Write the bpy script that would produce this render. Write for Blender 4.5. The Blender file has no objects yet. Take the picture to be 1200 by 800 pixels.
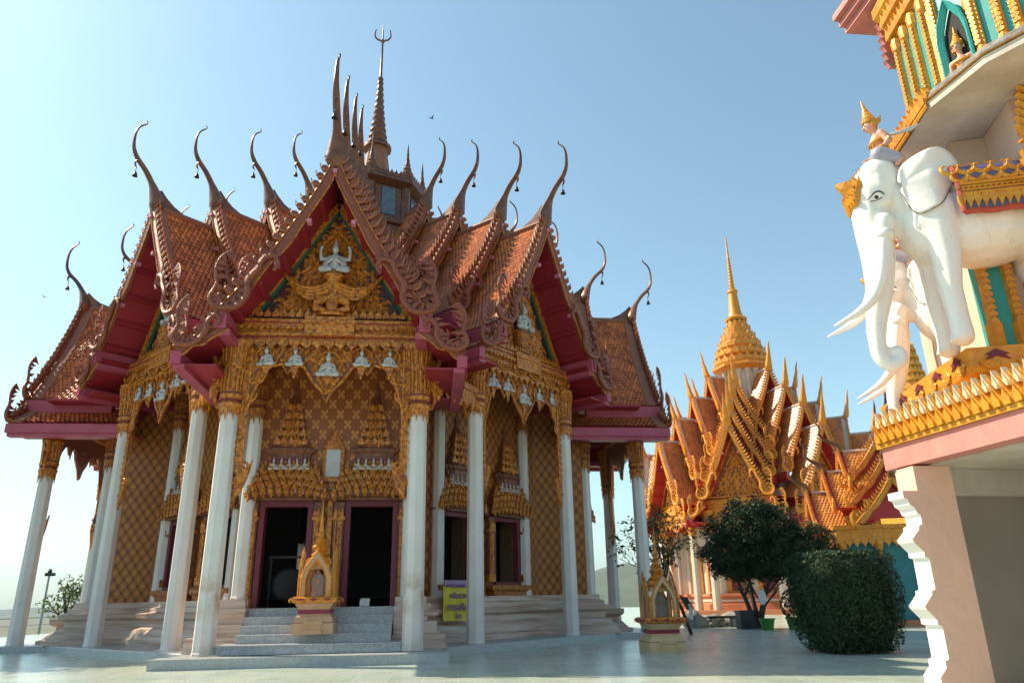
import bpy, bmesh, math, random
from mathutils import Vector, Matrix
R = math.radians
PI = math.pi
rnd = random.Random(7)
sc = bpy.context.scene
COL = sc.collection

# ------------------------------------------------------------------ camera
cam_d = bpy.data.cameras.new('camera'); cam = bpy.data.objects.new('camera', cam_d); COL.objects.link(cam)
sc.camera = cam
CX, CY, CZ = 2.6475, -28.2413, 1.0884
PIT, ROL, YAW = 0.3364, -0.0176, 0.1118
f0 = Vector((math.sin(YAW), math.cos(YAW), 0)); r0_ = Vector((math.cos(YAW), -math.sin(YAW), 0)); u0 = Vector((0, 0, 1))
fw = f0*math.cos(PIT)+u0*math.sin(PIT); up = -f0*math.sin(PIT)+u0*math.cos(PIT)
rt = r0_*math.cos(ROL)+up*math.sin(ROL); uu = -r0_*math.sin(ROL)+up*math.cos(ROL)
cam.matrix_world = Matrix(((rt.x, uu.x, -fw.x, CX), (rt.y, uu.y, -fw.y, CY), (rt.z, uu.z, -fw.z, CZ), (0, 0, 0, 1)))
cam_d.sensor_width = 36; cam_d.lens = 863.07/1200*36
cam_d.clip_start = 0.1; cam_d.clip_end = 30000

# ------------------------------------------------------------------ sky and sun
SUN = Vector((-0.9, 0.4, 1.0)).normalized()
world = bpy.data.worlds.new('World'); sc.world = world; world.use_nodes = True
wn = world.node_tree; bg = wn.nodes['Background']
sky = wn.nodes.new('ShaderNodeTexSky'); sky.sky_type = 'NISHITA'; sky.sun_disc = False
sky.sun_elevation = math.asin(SUN.z); sky.sun_rotation = math.atan2(SUN.x, SUN.y)
sky.altitude = 100; sky.air_density = 1.15; sky.dust_density = 1.1; sky.ozone_density = 1.0
hs = wn.nodes.new('ShaderNodeHueSaturation'); hs.inputs['Saturation'].default_value = .85
tn = wn.nodes.new('ShaderNodeMix'); tn.data_type = 'RGBA'; tn.blend_type = 'MULTIPLY'; tn.inputs[0].default_value = 1; tn.inputs[7].default_value = (.83, 1.03, .995, 1)
wn.links.new(sky.outputs[0], hs.inputs['Color']); wn.links.new(hs.outputs[0], tn.inputs[6]); wn.links.new(tn.outputs[2], bg.inputs[0]); bg.inputs[1].default_value = 0.116
sun_d = bpy.data.lights.new('sun', 'SUN'); sun_d.energy = 4.5; sun_d.angle = R(0.53); sun_d.color = (1.0, 0.83, 0.61)
sun = bpy.data.objects.new('sun', sun_d); COL.objects.link(sun)
sun.rotation_euler = (-SUN).to_track_quat('-Z', 'Y').to_euler(); sun.location = (-40, 20, 50)
sc.view_settings.view_transform = 'Standard'; sc.view_settings.look = 'None'
sc.view_settings.exposure = 0.82; sc.view_settings.gamma = 1.0; sc.view_settings.use_curve_mapping = False
try:
    sc.cycles.max_bounces = 6; sc.cycles.diffuse_bounces = 4; sc.cycles.glossy_bounces = 3; sc.cycles.volume_bounces = 0
    sc.cycles.transparent_max_bounces = 8
except Exception: pass

# ------------------------------------------------------------------ materials
def mat(name, base, rough=.6, metal=0., var=.0, vscale=3., base2=None, bump=0., bscale=30., island=0., spec=.5, obj=True, detail=6, coat=0.):
    m = bpy.data.materials.new(name); m.use_nodes = True
    nt = m.node_tree; b = nt.nodes['Principled BSDF']
    b.inputs['Roughness'].default_value = rough; b.inputs['Metallic'].default_value = metal
    b.inputs['Specular IOR Level'].default_value = spec
    if coat: b.inputs['Coat Weight'].default_value = coat; b.inputs['Coat Roughness'].default_value = .12
    base = tuple(base)+(1,)
    b.inputs['Base Color'].default_value = base
    tc = nt.nodes.new('ShaderNodeTexCoord')
    src = None
    if base2 is not None or var:
        n = nt.nodes.new('ShaderNodeTexNoise'); n.inputs['Scale'].default_value = vscale; n.inputs['Detail'].default_value = detail
        n.inputs['Roughness'].default_value = .62
        nt.links.new(tc.outputs['Object'], n.inputs['Vector'])
        cr = nt.nodes.new('ShaderNodeValToRGB'); cr.color_ramp.elements[0].position = .35; cr.color_ramp.elements[1].position = .68
        b2 = tuple(base2)+(1,) if base2 is not None else tuple(max(0, c*(1-var)) for c in base[:3])+(1,)
        cr.color_ramp.elements[0].color = b2; cr.color_ramp.elements[1].color = base
        nt.links.new(n.outputs['Fac'], cr.inputs['Fac']); src = cr.outputs['Color']
    if island:
        g = nt.nodes.new('ShaderNodeNewGeometry'); hs = nt.nodes.new('ShaderNodeHueSaturation')
        mr = nt.nodes.new('ShaderNodeMapRange'); mr.inputs['To Min'].default_value = 1-island; mr.inputs['To Max'].default_value = 1+island
        nt.links.new(g.outputs['Random Per Island'], mr.inputs['Value']); nt.links.new(mr.outputs[0], hs.inputs['Value'])
        if src: nt.links.new(src, hs.inputs['Color'])
        else: hs.inputs['Color'].default_value = base
        src = hs.outputs['Color']
    if src: nt.links.new(src, b.inputs['Base Color'])
    if bump:
        n2 = nt.nodes.new('ShaderNodeTexNoise'); n2.inputs['Scale'].default_value = bscale; n2.inputs['Detail'].default_value = 4
        nt.links.new(tc.outputs['Object'], n2.inputs['Vector'])
        bp = nt.nodes.new('ShaderNodeBump'); bp.inputs['Strength'].default_value = bump; bp.inputs['Distance'].default_value = .02
        nt.links.new(n2.outputs['Fac'], bp.inputs['Height']); nt.links.new(bp.outputs[0], b.inputs['Normal'])
    return m
M = {}
M['gold'] = mat('gold_paint', (.80, .295, .022), .36, .08, base2=(.20, .045, .008), vscale=11, bump=.5, bscale=26)
M['gold_dark'] = mat('gold_weathered', (.60, .205, .018), .42, .05, base2=(.15, .035, .008), vscale=12, bump=.5, bscale=24)
M['mosaic'] = mat('aged_gilt_mosaic', (.36, .105, .035), .38, .12, base2=(.15, .028, .022), vscale=22, bump=.6, bscale=60)
M['mauve'] = mat('mauve_gilt', (.34, .07, .075), .45, .1, base2=(.40, .18, .04), vscale=14, bump=.4, bscale=40)
M['chofa'] = mat('bronze_gilt', (.22, .09, .045), .36, .3, base2=(.12, .045, .03), vscale=5, bump=.2, bscale=30)
M['bright_gold'] = mat('bright_gold_paint', (.74, .36, .035), .38, .15, base2=(.56, .22, .02), vscale=6, bump=.5, bscale=22)
M['tile'] = mat('terracotta_tile', (.66, .195, .05), .42, 0, base2=(.42, .105, .035), vscale=1.3, island=.38, spec=.3, bump=.1, bscale=20)
M['tile2'] = mat('amber_tile', (.62, .20, .032), .38, 0, base2=(.46, .13, .022), vscale=1.2, island=.25, spec=.55)
M['verge'] = mat('tan_plaster', (.30, .125, .07), .6, 0, base2=(.25, .10, .06), vscale=2.5)
M['ridge2'] = mat('pale_plaster', (.6, .52, .46), .65, 0, var=.25, vscale=3)
M['red'] = mat('red_paint', (.34, .015, .03), .5, 0, base2=(.26, .012, .022), vscale=1.5)
M['red2'] = mat('bright_red_paint', (.50, .025, .025), .45, 0, base2=(.40, .02, .02), vscale=1.5)
M['pink'] = mat('pink_paint', (.44, .075, .13), .5, 0, base2=(.36, .058, .10), vscale=2)
M['nub'] = mat('pink_tile', (.55, .19, .26), .45)
M['maroon'] = mat('maroon_paint', (.17, .02, .04), .5, 0, var=.2)
M['white'] = mat('white_stone', (.74, .715, .68), .5, 0, base2=(.64, .60, .55), vscale=1.3, bump=.08, bscale=12)
def stained(name):
    m = mat(name, (.74, .715, .68), .5, 0, base2=(.64, .60, .55), vscale=1.3, bump=.08, bscale=12); nt = m.node_tree; b = nt.nodes['Principled BSDF']
    src = b.inputs['Base Color'].links[0].from_socket
    tc = nt.nodes.new('ShaderNodeTexCoord'); sp = nt.nodes.new('ShaderNodeSeparateXYZ'); nt.links.new(tc.outputs['Object'], sp.inputs[0])
    n = nt.nodes.new('ShaderNodeTexNoise'); n.inputs['Scale'].default_value = 2.4; n.inputs['Detail'].default_value = 6; nt.links.new(tc.outputs['Object'], n.inputs['Vector'])
    cr = nt.nodes.new('ShaderNodeValToRGB'); e = cr.color_ramp.elements; e[0].position = 0; e[0].color = (.5, .5, .5, 1); e[1].position = .36; e[1].color = (0, 0, 0, 1)
    k = e.new(.13); k.color = (.3, .3, .3, 1); k = e.new(.23); k.color = (1, 1, 1, 1); k = e.new(.28); k.color = (.7, .7, .7, 1)
    dv = nt.nodes.new('ShaderNodeMath'); dv.operation = 'DIVIDE'; dv.inputs[1].default_value = 5.5; nt.links.new(sp.outputs[2], dv.inputs[0])
    ad = nt.nodes.new('ShaderNodeMath'); ad.operation = 'MULTIPLY_ADD'; ad.inputs[1].default_value = .12; nt.links.new(n.outputs['Fac'], ad.inputs[0]); nt.links.new(dv.outputs[0], ad.inputs[2])
    sb = nt.nodes.new('ShaderNodeMath'); sb.operation = 'SUBTRACT'; sb.inputs[1].default_value = .06; nt.links.new(ad.outputs[0], sb.inputs[0]); nt.links.new(sb.outputs[0], cr.inputs['Fac'])
    mu = nt.nodes.new('ShaderNodeMath'); mu.operation = 'MULTIPLY'; nt.links.new(cr.outputs[0], mu.inputs[0])
    c2 = nt.nodes.new('ShaderNodeMapRange'); c2.inputs['From Min'].default_value = .42; c2.inputs['From Max'].default_value = .66; nt.links.new(n.outputs['Fac'], c2.inputs['Value']); nt.links.new(c2.outputs[0], mu.inputs[1])
    mx = nt.nodes.new('ShaderNodeMix'); mx.data_type = 'RGBA'; nt.links.new(mu.outputs[0], mx.inputs[0]); nt.links.new(src, mx.inputs[6]); mx.inputs[7].default_value = (.42, .25, .13, 1)
    nt.links.new(mx.outputs[2], b.inputs['Base Color']); return m
M['white_stained'] = stained('water_stained_white_stone')
M['green'] = mat('green_glass', (.02, .12, .075), .3, 0, var=.3, vscale=15)
M['figure'] = mat('pale_grey_figure', (.60, .60, .60), .5, 0, base2=(.42, .42, .42), vscale=10)
M['black'] = mat('dark_interior', (.012, .011, .010), .8)  # near-black colour paints in the gloom of rooms and niche
M['dark'] = mat('near_black', (.02, .02, .022), .5)
M['glass'] = mat('blue_grey_glass', (.10, .16, .20), .12, 0, var=.4, vscale=4, spec=.8)
M['bell'] = mat('dark_bronze', (.05, .04, .035), .4, .6)

def marble(name, c1, c2, vein, scale=2.2, rough=.35):
    m = bpy.data.materials.new(name); m.use_nodes = True; nt = m.node_tree; b = nt.nodes['Principled BSDF']
    b.inputs['Roughness'].default_value = rough
    tc = nt.nodes.new('ShaderNodeTexCoord'); n = nt.nodes.new('ShaderNodeTexNoise'); n.inputs['Scale'].default_value = scale; n.inputs['Detail'].default_value = 8
    n.inputs['Distortion'].default_value = 2.2
    nt.links.new(tc.outputs['Object'], n.inputs['Vector'])
    cr = nt.nodes.new('ShaderNodeValToRGB'); e = cr.color_ramp.elements
    e[0].position = .3; e[0].color = c2+(1,); e[1].position = .7; e[1].color = c1+(1,)
    k = e.new(.5); k.color = c1+(1,); k = e.new(.47); k.color = vein+(1,); k = e.new(.44); k.color = c2+(1,)
    nt.links.new(n.outputs['Fac'], cr.inputs['Fac']); nt.links.new(cr.outputs[0], b.inputs['Base Color'])
    return m
M['step'] = marble('veined_grey_marble', (.46, .47, .48), (.38, .39, .40), (.27, .28, .29), 6.5, .3)
M['kerb'] = marble('pale_grey_marble', (.40, .42, .42), (.35, .37, .37), (.30, .31, .31), 7, .35)

def banded(name, cols):   # warm marble whose bands of stone differ by height
    m = bpy.data.materials.new(name); m.use_nodes = True; nt = m.node_tree; b = nt.nodes['Principled BSDF']
    b.inputs['Roughness'].default_value = .45
    tc = nt.nodes.new('ShaderNodeTexCoord'); mp = nt.nodes.new('ShaderNodeMapping'); mp.inputs['Scale'].default_value = (.5, .5, 7)
    n = nt.nodes.new('ShaderNodeTexNoise'); n.inputs['Scale'].default_value = 1.4; n.inputs['Detail'].default_value = 5
    nt.links.new(tc.outputs['Object'], mp.inputs['Vector']); nt.links.new(mp.outputs[0], n.inputs['Vector'])
    cr = nt.nodes.new('ShaderNodeValToRGB'); e = cr.color_ramp.elements
    e[0].position = .3; e[0].color = cols[0]+(1,); e[1].position = .7; e[1].color = cols[2]+(1,); k = e.new(.5); k.color = cols[1]+(1,)
    nt.links.new(n.outputs['Fac'], cr.inputs['Fac']); nt.links.new(cr.outputs[0], b.inputs['Base Color'])
    return m
M['podium'] = banded('warm_podium_marble', ((.34, .20, .14), (.54, .40, .32), (.62, .50, .42)))

def lattice(name, kind, cell_w, cell_h, red, gold, dark):
    m = bpy.data.materials.new(name); m.use_nodes = True; nt = m.node_tree; b = nt.nodes['Principled BSDF']
    b.inputs['Roughness'].default_value = .42; b.inputs['Metallic'].default_value = .1
    uv = nt.nodes.new('ShaderNodeUVMap'); sp = nt.nodes.new('ShaderNodeSeparateXYZ'); nt.links.new(uv.outputs[0], sp.inputs[0])
    def ma(op, a, bb=None, c=None):
        n = nt.nodes.new('ShaderNodeMath'); n.operation = op
        for i, v in enumerate((a, bb, c)):
            if v is None: continue
            if isinstance(v, (int, float)): n.inputs[i].default_value = v
            else: nt.links.new(v, n.inputs[i])
        return n.outputs[0]
    x = ma('DIVIDE', sp.outputs[0], cell_w); y = ma('DIVIDE', sp.outputs[1], cell_h)
    # staggered cells: nearest centre of two interleaved grids
    def cell(ox, oy):
        fx = ma('SUBTRACT', ma('FRACT', ma('ADD', x, ox)), .5); fy = ma('SUBTRACT', ma('FRACT', ma('ADD', y, oy)), .5)
        return fx, fy, ma('ADD', ma('ABSOLUTE', fx), ma('ABSOLUTE', fy))
    fx1, fy1, d1 = cell(0, 0); fx2, fy2, d2 = cell(.5, .5)
    pick = ma('LESS_THAN', d1, d2)
    def mix(a, bb): return ma('ADD', ma('MULTIPLY', a, pick), ma('MULTIPLY', bb, ma('SUBTRACT', 1, pick)))
    fx = mix(fx1, fx2); fy = mix(fy1, fy2); dd = mix(d1, d2)      # dd: 0 centre .. 0.5 edge (diamond)
    ln = ma('SQRT', ma('ADD', ma('MULTIPLY', fx, fx), ma('MULTIPLY', fy, fy)))
    if kind == 'scale':
        # ogee petal: rounded lower body, pointed top, with a ring and a heart
        body = ma('LESS_THAN', ma('ADD', ma('MULTIPLY', dd, .45), ma('MULTIPLY', ln, .62)), .385)
        ring = ma('MULTIPLY', ma('GREATER_THAN', ln, .185), ma('LESS_THAN', ln, .265))
        wob = ma('SINE', ma('MULTIPLY', ma('ARCTAN2', fx, fy), 5))
        heart = ma('LESS_THAN', ln, ma('ADD', .075, ma('MULTIPLY', wob, .02)))
        g = ma('MULTIPLY', body, ma('SUBTRACT', 1, ma('MULTIPLY', ring, .95)))
        g = ma('MULTIPLY', g, ma('SUBTRACT', 1, ma('MULTIPLY', heart, .75)))
    else:
        ang = ma('ARCTAN2', fx, fy)
        pet = ma('ABSOLUTE', ma('SINE', ma('MULTIPLY', ang, 2)))
        rad = ma('ADD', .035, ma('MULTIPLY', ma('POWER', pet, .9), .25))
        flower = ma('LESS_THAN', ln, rad)
        vein = ma('MULTIPLY', ma('GREATER_THAN', ln, .06), ma('LESS_THAN', ma('ABSOLUTE', ma('SUBTRACT', ln, .13)), .012))
        g = ma('MULTIPLY', flower, ma('SUBTRACT', 1, ma('MULTIPLY', vein, .7)))
        if kind == 'flower_alt': g = ma('MULTIPLY', g, 1.0)
    tc = nt.nodes.new('ShaderNodeTexCoord'); nz = nt.nodes.new('ShaderNodeTexNoise'); nz.inputs['Scale'].default_value = 2.3; nz.inputs['Detail'].default_value = 6
    nt.links.new(tc.outputs['Object'], nz.inputs['Vector'])
    mg = nt.nodes.new('ShaderNodeMix'); mg.data_type = 'RGBA'; nt.links.new(nz.outputs['Fac'], mg.inputs[0])
    mg.inputs[6].default_value = dark+(1,); mg.inputs[7].default_value = gold+(1,)
    mx = nt.nodes.new('ShaderNodeMix'); mx.data_type = 'RGBA'; nt.links.new(g, mx.inputs[0]); mx.inputs[6].default_value = red+(1,)
    nt.links.new(mg.outputs[2], mx.inputs[7]); nt.links.new(mx.outputs[2], b.inputs['Base Color'])
    bp = nt.nodes.new('ShaderNodeBump'); bp.inputs['Strength'].default_value = .8; bp.inputs['Distance'].default_value = .02
    nt.links.new(g, bp.inputs['Height']); nt.links.new(bp.outputs[0], b.inputs['Normal'])
    return m
M['wall_scale'] = lattice('gilt_petal_wall', 'scale', .30, .42, (.13, .036, .012), (.78, .31, .03), (.46, .14, .018))
M['wall_flower'] = lattice('maroon_flower_wall', 'flower', .43, .57, (.30, .085, .022), (.72, .33, .07), (.50, .20, .04))

# ------------------------------------------------------------------ mesh helpers
class MB:
    def __init__(s): s.v = []; s.f = []; s.uv = {}; s.smooth = False; s.mi = []
    def add(s, verts, faces, uvs=None, mi=0):
        o = len(s.v); s.v += [tuple(p) for p in verts]
        for i, f in enumerate(faces):
            if uvs: s.uv[len(s.f)] = uvs[i]
            s.f.append(tuple(o+k for k in f)); s.mi.append(mi)
    def merge(s, o, fn=None, mi=None):
        vs = [fn(p) for p in o.v] if fn else o.v
        b = len(s.f)
        n = len(s.v); s.v += [tuple(p) for p in vs]
        for i, f in enumerate(o.f):
            if i in o.uv: s.uv[b+i] = o.uv[i]
            s.f.append(tuple(n+k for k in f)); s.mi.append(o.mi[i] if mi is None else mi)
    def box(s, x0, x1, y0, y1, z0, z1, mi=0):
        v = [(x0,y0,z0),(x1,y0,z0),(x1,y1,z0),(x0,y1,z0),(x0,y0,z1),(x1,y0,z1),(x1,y1,z1),(x0,y1,z1)]
        s.add(v, [(0,3,2,1),(4,5,6,7),(0,1,5,4),(1,2,6,5),(2,3,7,6),(3,0,4,7)], mi=mi)
    def poly(s, pts, o, ex, ey, ez, t, mi=0):      # polygon (convex or mildly concave) extruded by t along ez
        o, ex, ey, ez = Vector(o), Vector(ex), Vector(ey), Vector(ez); n = len(pts)
        a = [o+ex*p[0]+ey*p[1] for p in pts]; b = [p+ez*t for p in a]
        s.add(a+b, [tuple(range(n))[::-1], tuple(range(n, 2*n))]+[(i, (i+1) % n, n+(i+1) % n, n+i) for i in range(n)], mi=mi)
    def tube(s, pts, rad, n=8, closed=True, flat=None, mi=0, upv=(0, 0, 1)):
        pts = [Vector(p) for p in pts]; m = len(pts)
        if not hasattr(rad, '__len__'): rad = [rad]*m
        vs = []; prev = None
        for i, p in enumerate(pts):
            t = (pts[min(i+1, m-1)]-pts[max(i-1, 0)]).normalized()
            if prev is None:
                a = Vector(upv).cross(t)
                if a.length < .05: a = Vector((1, 0, 0)).cross(t)
                a.normalize()
            else:
                a = (prev-t*prev.dot(t)); a.normalize()
            prev = a; bb = t.cross(a)
            for k in range(n):
                c, d = math.cos(2*PI*k/n), math.sin(2*PI*k/n)
                fl = flat or (1, 1)
                vs.append(p+a*(c*rad[i]*fl[0])+bb*(d*rad[i]*fl[1]))
        fs = [(i*n+k, i*n+(k+1) % n, (i+1)*n+(k+1) % n, (i+1)*n+k) for i in range(m-1) for k in range(n)]
        if closed: fs += [tuple(range(n))[::-1], tuple((m-1)*n+k for k in range(n))]
        s.add(vs, fs, mi=mi)
    def lathe(s, prof, n=16, c=(0, 0, 0), shape=None, sx=1, sy=1, rot=0, mi=0, a0=0, a1=2*PI):
        full = abs(a1-a0-2*PI) < 1e-6
        if shape is None: sh = [(math.cos(a0+(a1-a0)*k/n+rot), math.sin(a0+(a1-a0)*k/n+rot)) for k in range(n if full else n+1)]
        else:
            cr, sr = math.cos(rot), math.sin(rot); sh = [(x*cr-y*sr, x*sr+y*cr) for x, y in shape]
        k = len(sh); vs = [(c[0]+x*r*sx, c[1]+y*r*sy, c[2]+z) for r, z in prof for x, y in sh]
        fs = [(i*k+j, i*k+(j+1) % k, (i+1)*k+(j+1) % k, (i+1)*k+j) for i in range(len(prof)-1) for j in range(k if full else k-1)]
        fs += [tuple(range(k))[::-1], tuple((len(prof)-1)*k+j for j in range(k))]
        s.add(vs, fs, mi=mi)
    def build(s, name, m, parent=None, smooth=False, loc=None, angle=None):
        me = bpy.data.meshes.new(name); me.from_pydata(s.v, [], s.f)
        ms = m if isinstance(m, (list, tuple)) else [m]
        for q in ms: me.materials.append(M[q] if isinstance(q, str) else q)
        if s.uv:
            ul = me.uv_layers.new(name='UVMap')
            for i, p in enumerate(me.polygons):
                if i in s.uv:
                    for j, li in enumerate(p.loop_indices): ul.data[li].uv = s.uv[i][j]
        if len(ms) > 1: me.polygons.foreach_set('material_index', s.mi)
        if smooth: me.polygons.foreach_set('use_smooth', [True]*len(me.polygons))
        me.update()
        if angle is not None:
            try: me.set_sharp_from_angle(angle=R(angle))
            except Exception: pass
        return link(name, me, parent, loc)
def link(name, me, parent=None, loc=None, rotz=0):
    o = bpy.data.objects.new(name, me); COL.objects.link(o)
    if parent: o.parent = parent
    if loc: o.location = loc
    if rotz: o.rotation_euler = (0, 0, rotz)
    return o
def tag(o, label=None, cat=None, group=None, kind=None):
    if label: o['label'] = label
    if cat: o['category'] = cat
    if group: o['group'] = group
    if kind: o['kind'] = kind
    return o
def thing(name, label, cat, loc=(0, 0, 0), rotz=0, group=None):
    o = bpy.data.objects.new(name, None); COL.objects.link(o); o.empty_display_size = .3
    o.location = loc; o.rotation_euler = (0, 0, rotz)
    return tag(o, label, cat, group)
def copy_tree(o, parent=None):
    c = o.copy(); COL.objects.link(c)
    if parent: c.parent = parent
    for ch in list(o.children): copy_tree(ch, c)
    return c
REDENT = [(1,-.62),(1,.62),(.82,.62),(.82,.82),(.62,.82),(.62,1),(-.62,1),(-.62,.82),(-.82,.82),(-.82,.62),(-1,.62),(-1,-.62),(-.82,-.62),(-.82,-.82),(-.62,-.82),(-.62,-1),(.62,-1),(.62,-.82),(.82,-.82),(.82,-.62)]
SQ = [(1,-1),(1,1),(-1,1),(-1,-1)]
OCT = [(math.cos(PI/8+k*PI/4)/math.cos(PI/8), math.sin(PI/8+k*PI/4)/math.cos(PI/8)) for k in range(8)]

def kranok(mb, o, ex, ey, ez, s, ang, flip=1, mi=0, w=.17, lift=.09):   # one flame scroll in relief
    o, ex, ey, ez = Vector(o), Vector(ex), Vector(ey), Vector(ez)
    ca, sa = math.cos(ang), math.sin(ang); n = 11; P = []; x = y = 0.; a = -.55
    step = s/7.2
    for i in range(n):
        P.append((x*flip, y)); t = i/(n-1)
        x += step*math.sin(a); y += step*math.cos(a)
        a += .16+.62*t*t*1.6
    vs = []; fs = []
    for i in range(n):
        p, q = P[max(i-1, 0)], P[min(i+1, n-1)]; tx, ty = q[0]-p[0], q[1]-p[1]; l = math.hypot(tx, ty) or 1
        nx, ny = -ty/l, tx/l; t = i/(n-1); ww = s*w*(1-t)**.75*(.55+1.1*t if t < .4 else 1)+.006
        for k, (d, h) in enumerate(((-1, 0), (0, 1), (1, 0))):
            X = P[i][0]+nx*ww*d; Y = P[i][1]+ny*ww*d
            vs.append(o+ex*(X*ca-Y*sa)+ey*(X*sa+Y*ca)+ez*(h*s*lift*(1-.5*t)+.004))
    for i in range(n-1):
        for k in range(2): fs.append((i*3+k, i*3+k+1, i*3+k+4, i*3+k+3))
    mb.add(vs, fs, mi=mi)
def flame(mb, o, ex, ey, ez, w, h, t=.04, lean=.3, mi=0):              # small pointed leaf with thickness
    pts = [(-w/2, 0), (w/2, 0), (w*.55, h*.35), (w*(.18+lean), h*.7), (w*lean*1.6, h), (-w*.12+w*lean*.6, h*.7), (-w*.55, h*.35)]
    mb.poly(pts, Vector(o)-Vector(ez)*t/2, ex, ey, ez, t, mi=mi)
def capsule(mb, a, b, ra, rb, n=10, m=4):
    a, b = Vector(a), Vector(b); d = b-a; L = d.length
    if L < 1e-5: d = Vector((0, 0, 1)); L = 1e-5
    t = d.normalized(); p = t.orthogonal().normalized(); q = t.cross(p); rings = []
    for i in range(m+1):
        th = PI/2*(1-i/m); rings.append((a-t*ra*math.sin(th), max(ra*math.cos(th), 1e-4)))
    for i in range(m+1):
        th = PI/2*i/m; rings.append((b+t*rb*math.sin(th), max(rb*math.cos(th), 1e-4)))
    vs = [c+(p*math.cos(2*PI*k/n)+q*math.sin(2*PI*k/n))*r for c, r in rings for k in range(n)]
    K = len(rings)
    fs = [(i*n+k, i*n+(k+1) % n, (i+1)*n+(k+1) % n, (i+1)*n+k) for i in range(K-1) for k in range(n)]+[tuple(range(n))[::-1], tuple((K-1)*n+k for k in range(n))]
    mb.add(vs, fs)
def ellipsoid(mb, c, r, n=14, m=9, rot=None):
    vs = []; c = Vector(c)
    for i in range(m+1):
        th = PI*i/m; z = math.cos(th); s_ = max(math.sin(th), 1e-3)
        for k in range(n):
            p = Vector((r[0]*s_*math.cos(2*PI*k/n), r[1]*s_*math.sin(2*PI*k/n), r[2]*z))
            if rot is not None: p = rot @ p
            vs.append(c+p)
    fs = [(i*n+k, (i+1)*n+k, (i+1)*n+(k+1) % n, i*n+(k+1) % n) for i in range(m) for k in range(n)]+[tuple(range(n)), tuple(m*n+k for k in range(n))[::-1]]
    mb.add(vs, fs)
def chain(mb, pts, rad, n=12):
    for i in range(len(pts)-1): capsule(mb, pts[i], pts[i+1], rad[i], rad[i+1], n)
def spline(pts, n):                                                       # Catmull-Rom
    pts = [Vector(p) for p in pts]; out = []; k = len(pts)
    for i in range(n):
        t = i/(n-1)*(k-1); j = min(int(t), k-2); u = t-j
        p0, p1, p2, p3 = pts[max(j-1, 0)], pts[j], pts[j+1], pts[min(j+2, k-1)]
        out.append(.5*((2*p1)+(p2-p0)*u+(2*p0-5*p1+4*p2-p3)*u*u+(3*p1-p0-3*p2+p3)*u**3))
    return out
def lerpl(vals, n): 
    k = len(vals); return [vals[min(int(i/(n-1)*(k-1)), k-2)]+(vals[min(int(i/(n-1)*(k-1)), k-2)+1]-vals[min(int(i/(n-1)*(k-1)), k-2)])*(i/(n-1)*(k-1)-min(int(i/(n-1)*(k-1)), k-2)) for i in range(n)]
def sculpt(name, mb, voxel, smooth_it=4):                                 # fuse the pieces into one continuous surface
    me = bpy.data.meshes.new(name); me.from_pydata(mb.v, [], mb.f)
    bm = bmesh.new(); bm.from_mesh(me); bmesh.ops.recalc_face_normals(bm, faces=bm.faces); bm.to_mesh(me); bm.free()
    o = bpy.data.objects.new(name, me); COL.objects.link(o)
    md = o.modifiers.new('r', 'REMESH'); md.mode = 'VOXEL'; md.voxel_size = voxel; md.use_smooth_shade = True
    if smooth_it:
        m2 = o.modifiers.new('s', 'SMOOTH'); m2.factor = .5; m2.iterations = smooth_it
    dg = bpy.context.evaluated_depsgraph_get(); dg.update()
    res = bpy.data.meshes.new_from_object(o.evaluated_get(dg)); res.name = name
    bpy.data.objects.remove(o); bpy.data.meshes.remove(me)
    res.polygons.foreach_set('use_smooth', [True]*len(res.polygons))
    return res
def sculpt_obj(name, mb, voxel, m, parent=None, smooth_it=4):
    me = sculpt(name, mb, voxel, smooth_it); me.materials.clear(); me.materials.append(M[m] if isinstance(m, str) else m)
    return link(name, me, parent)
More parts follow.
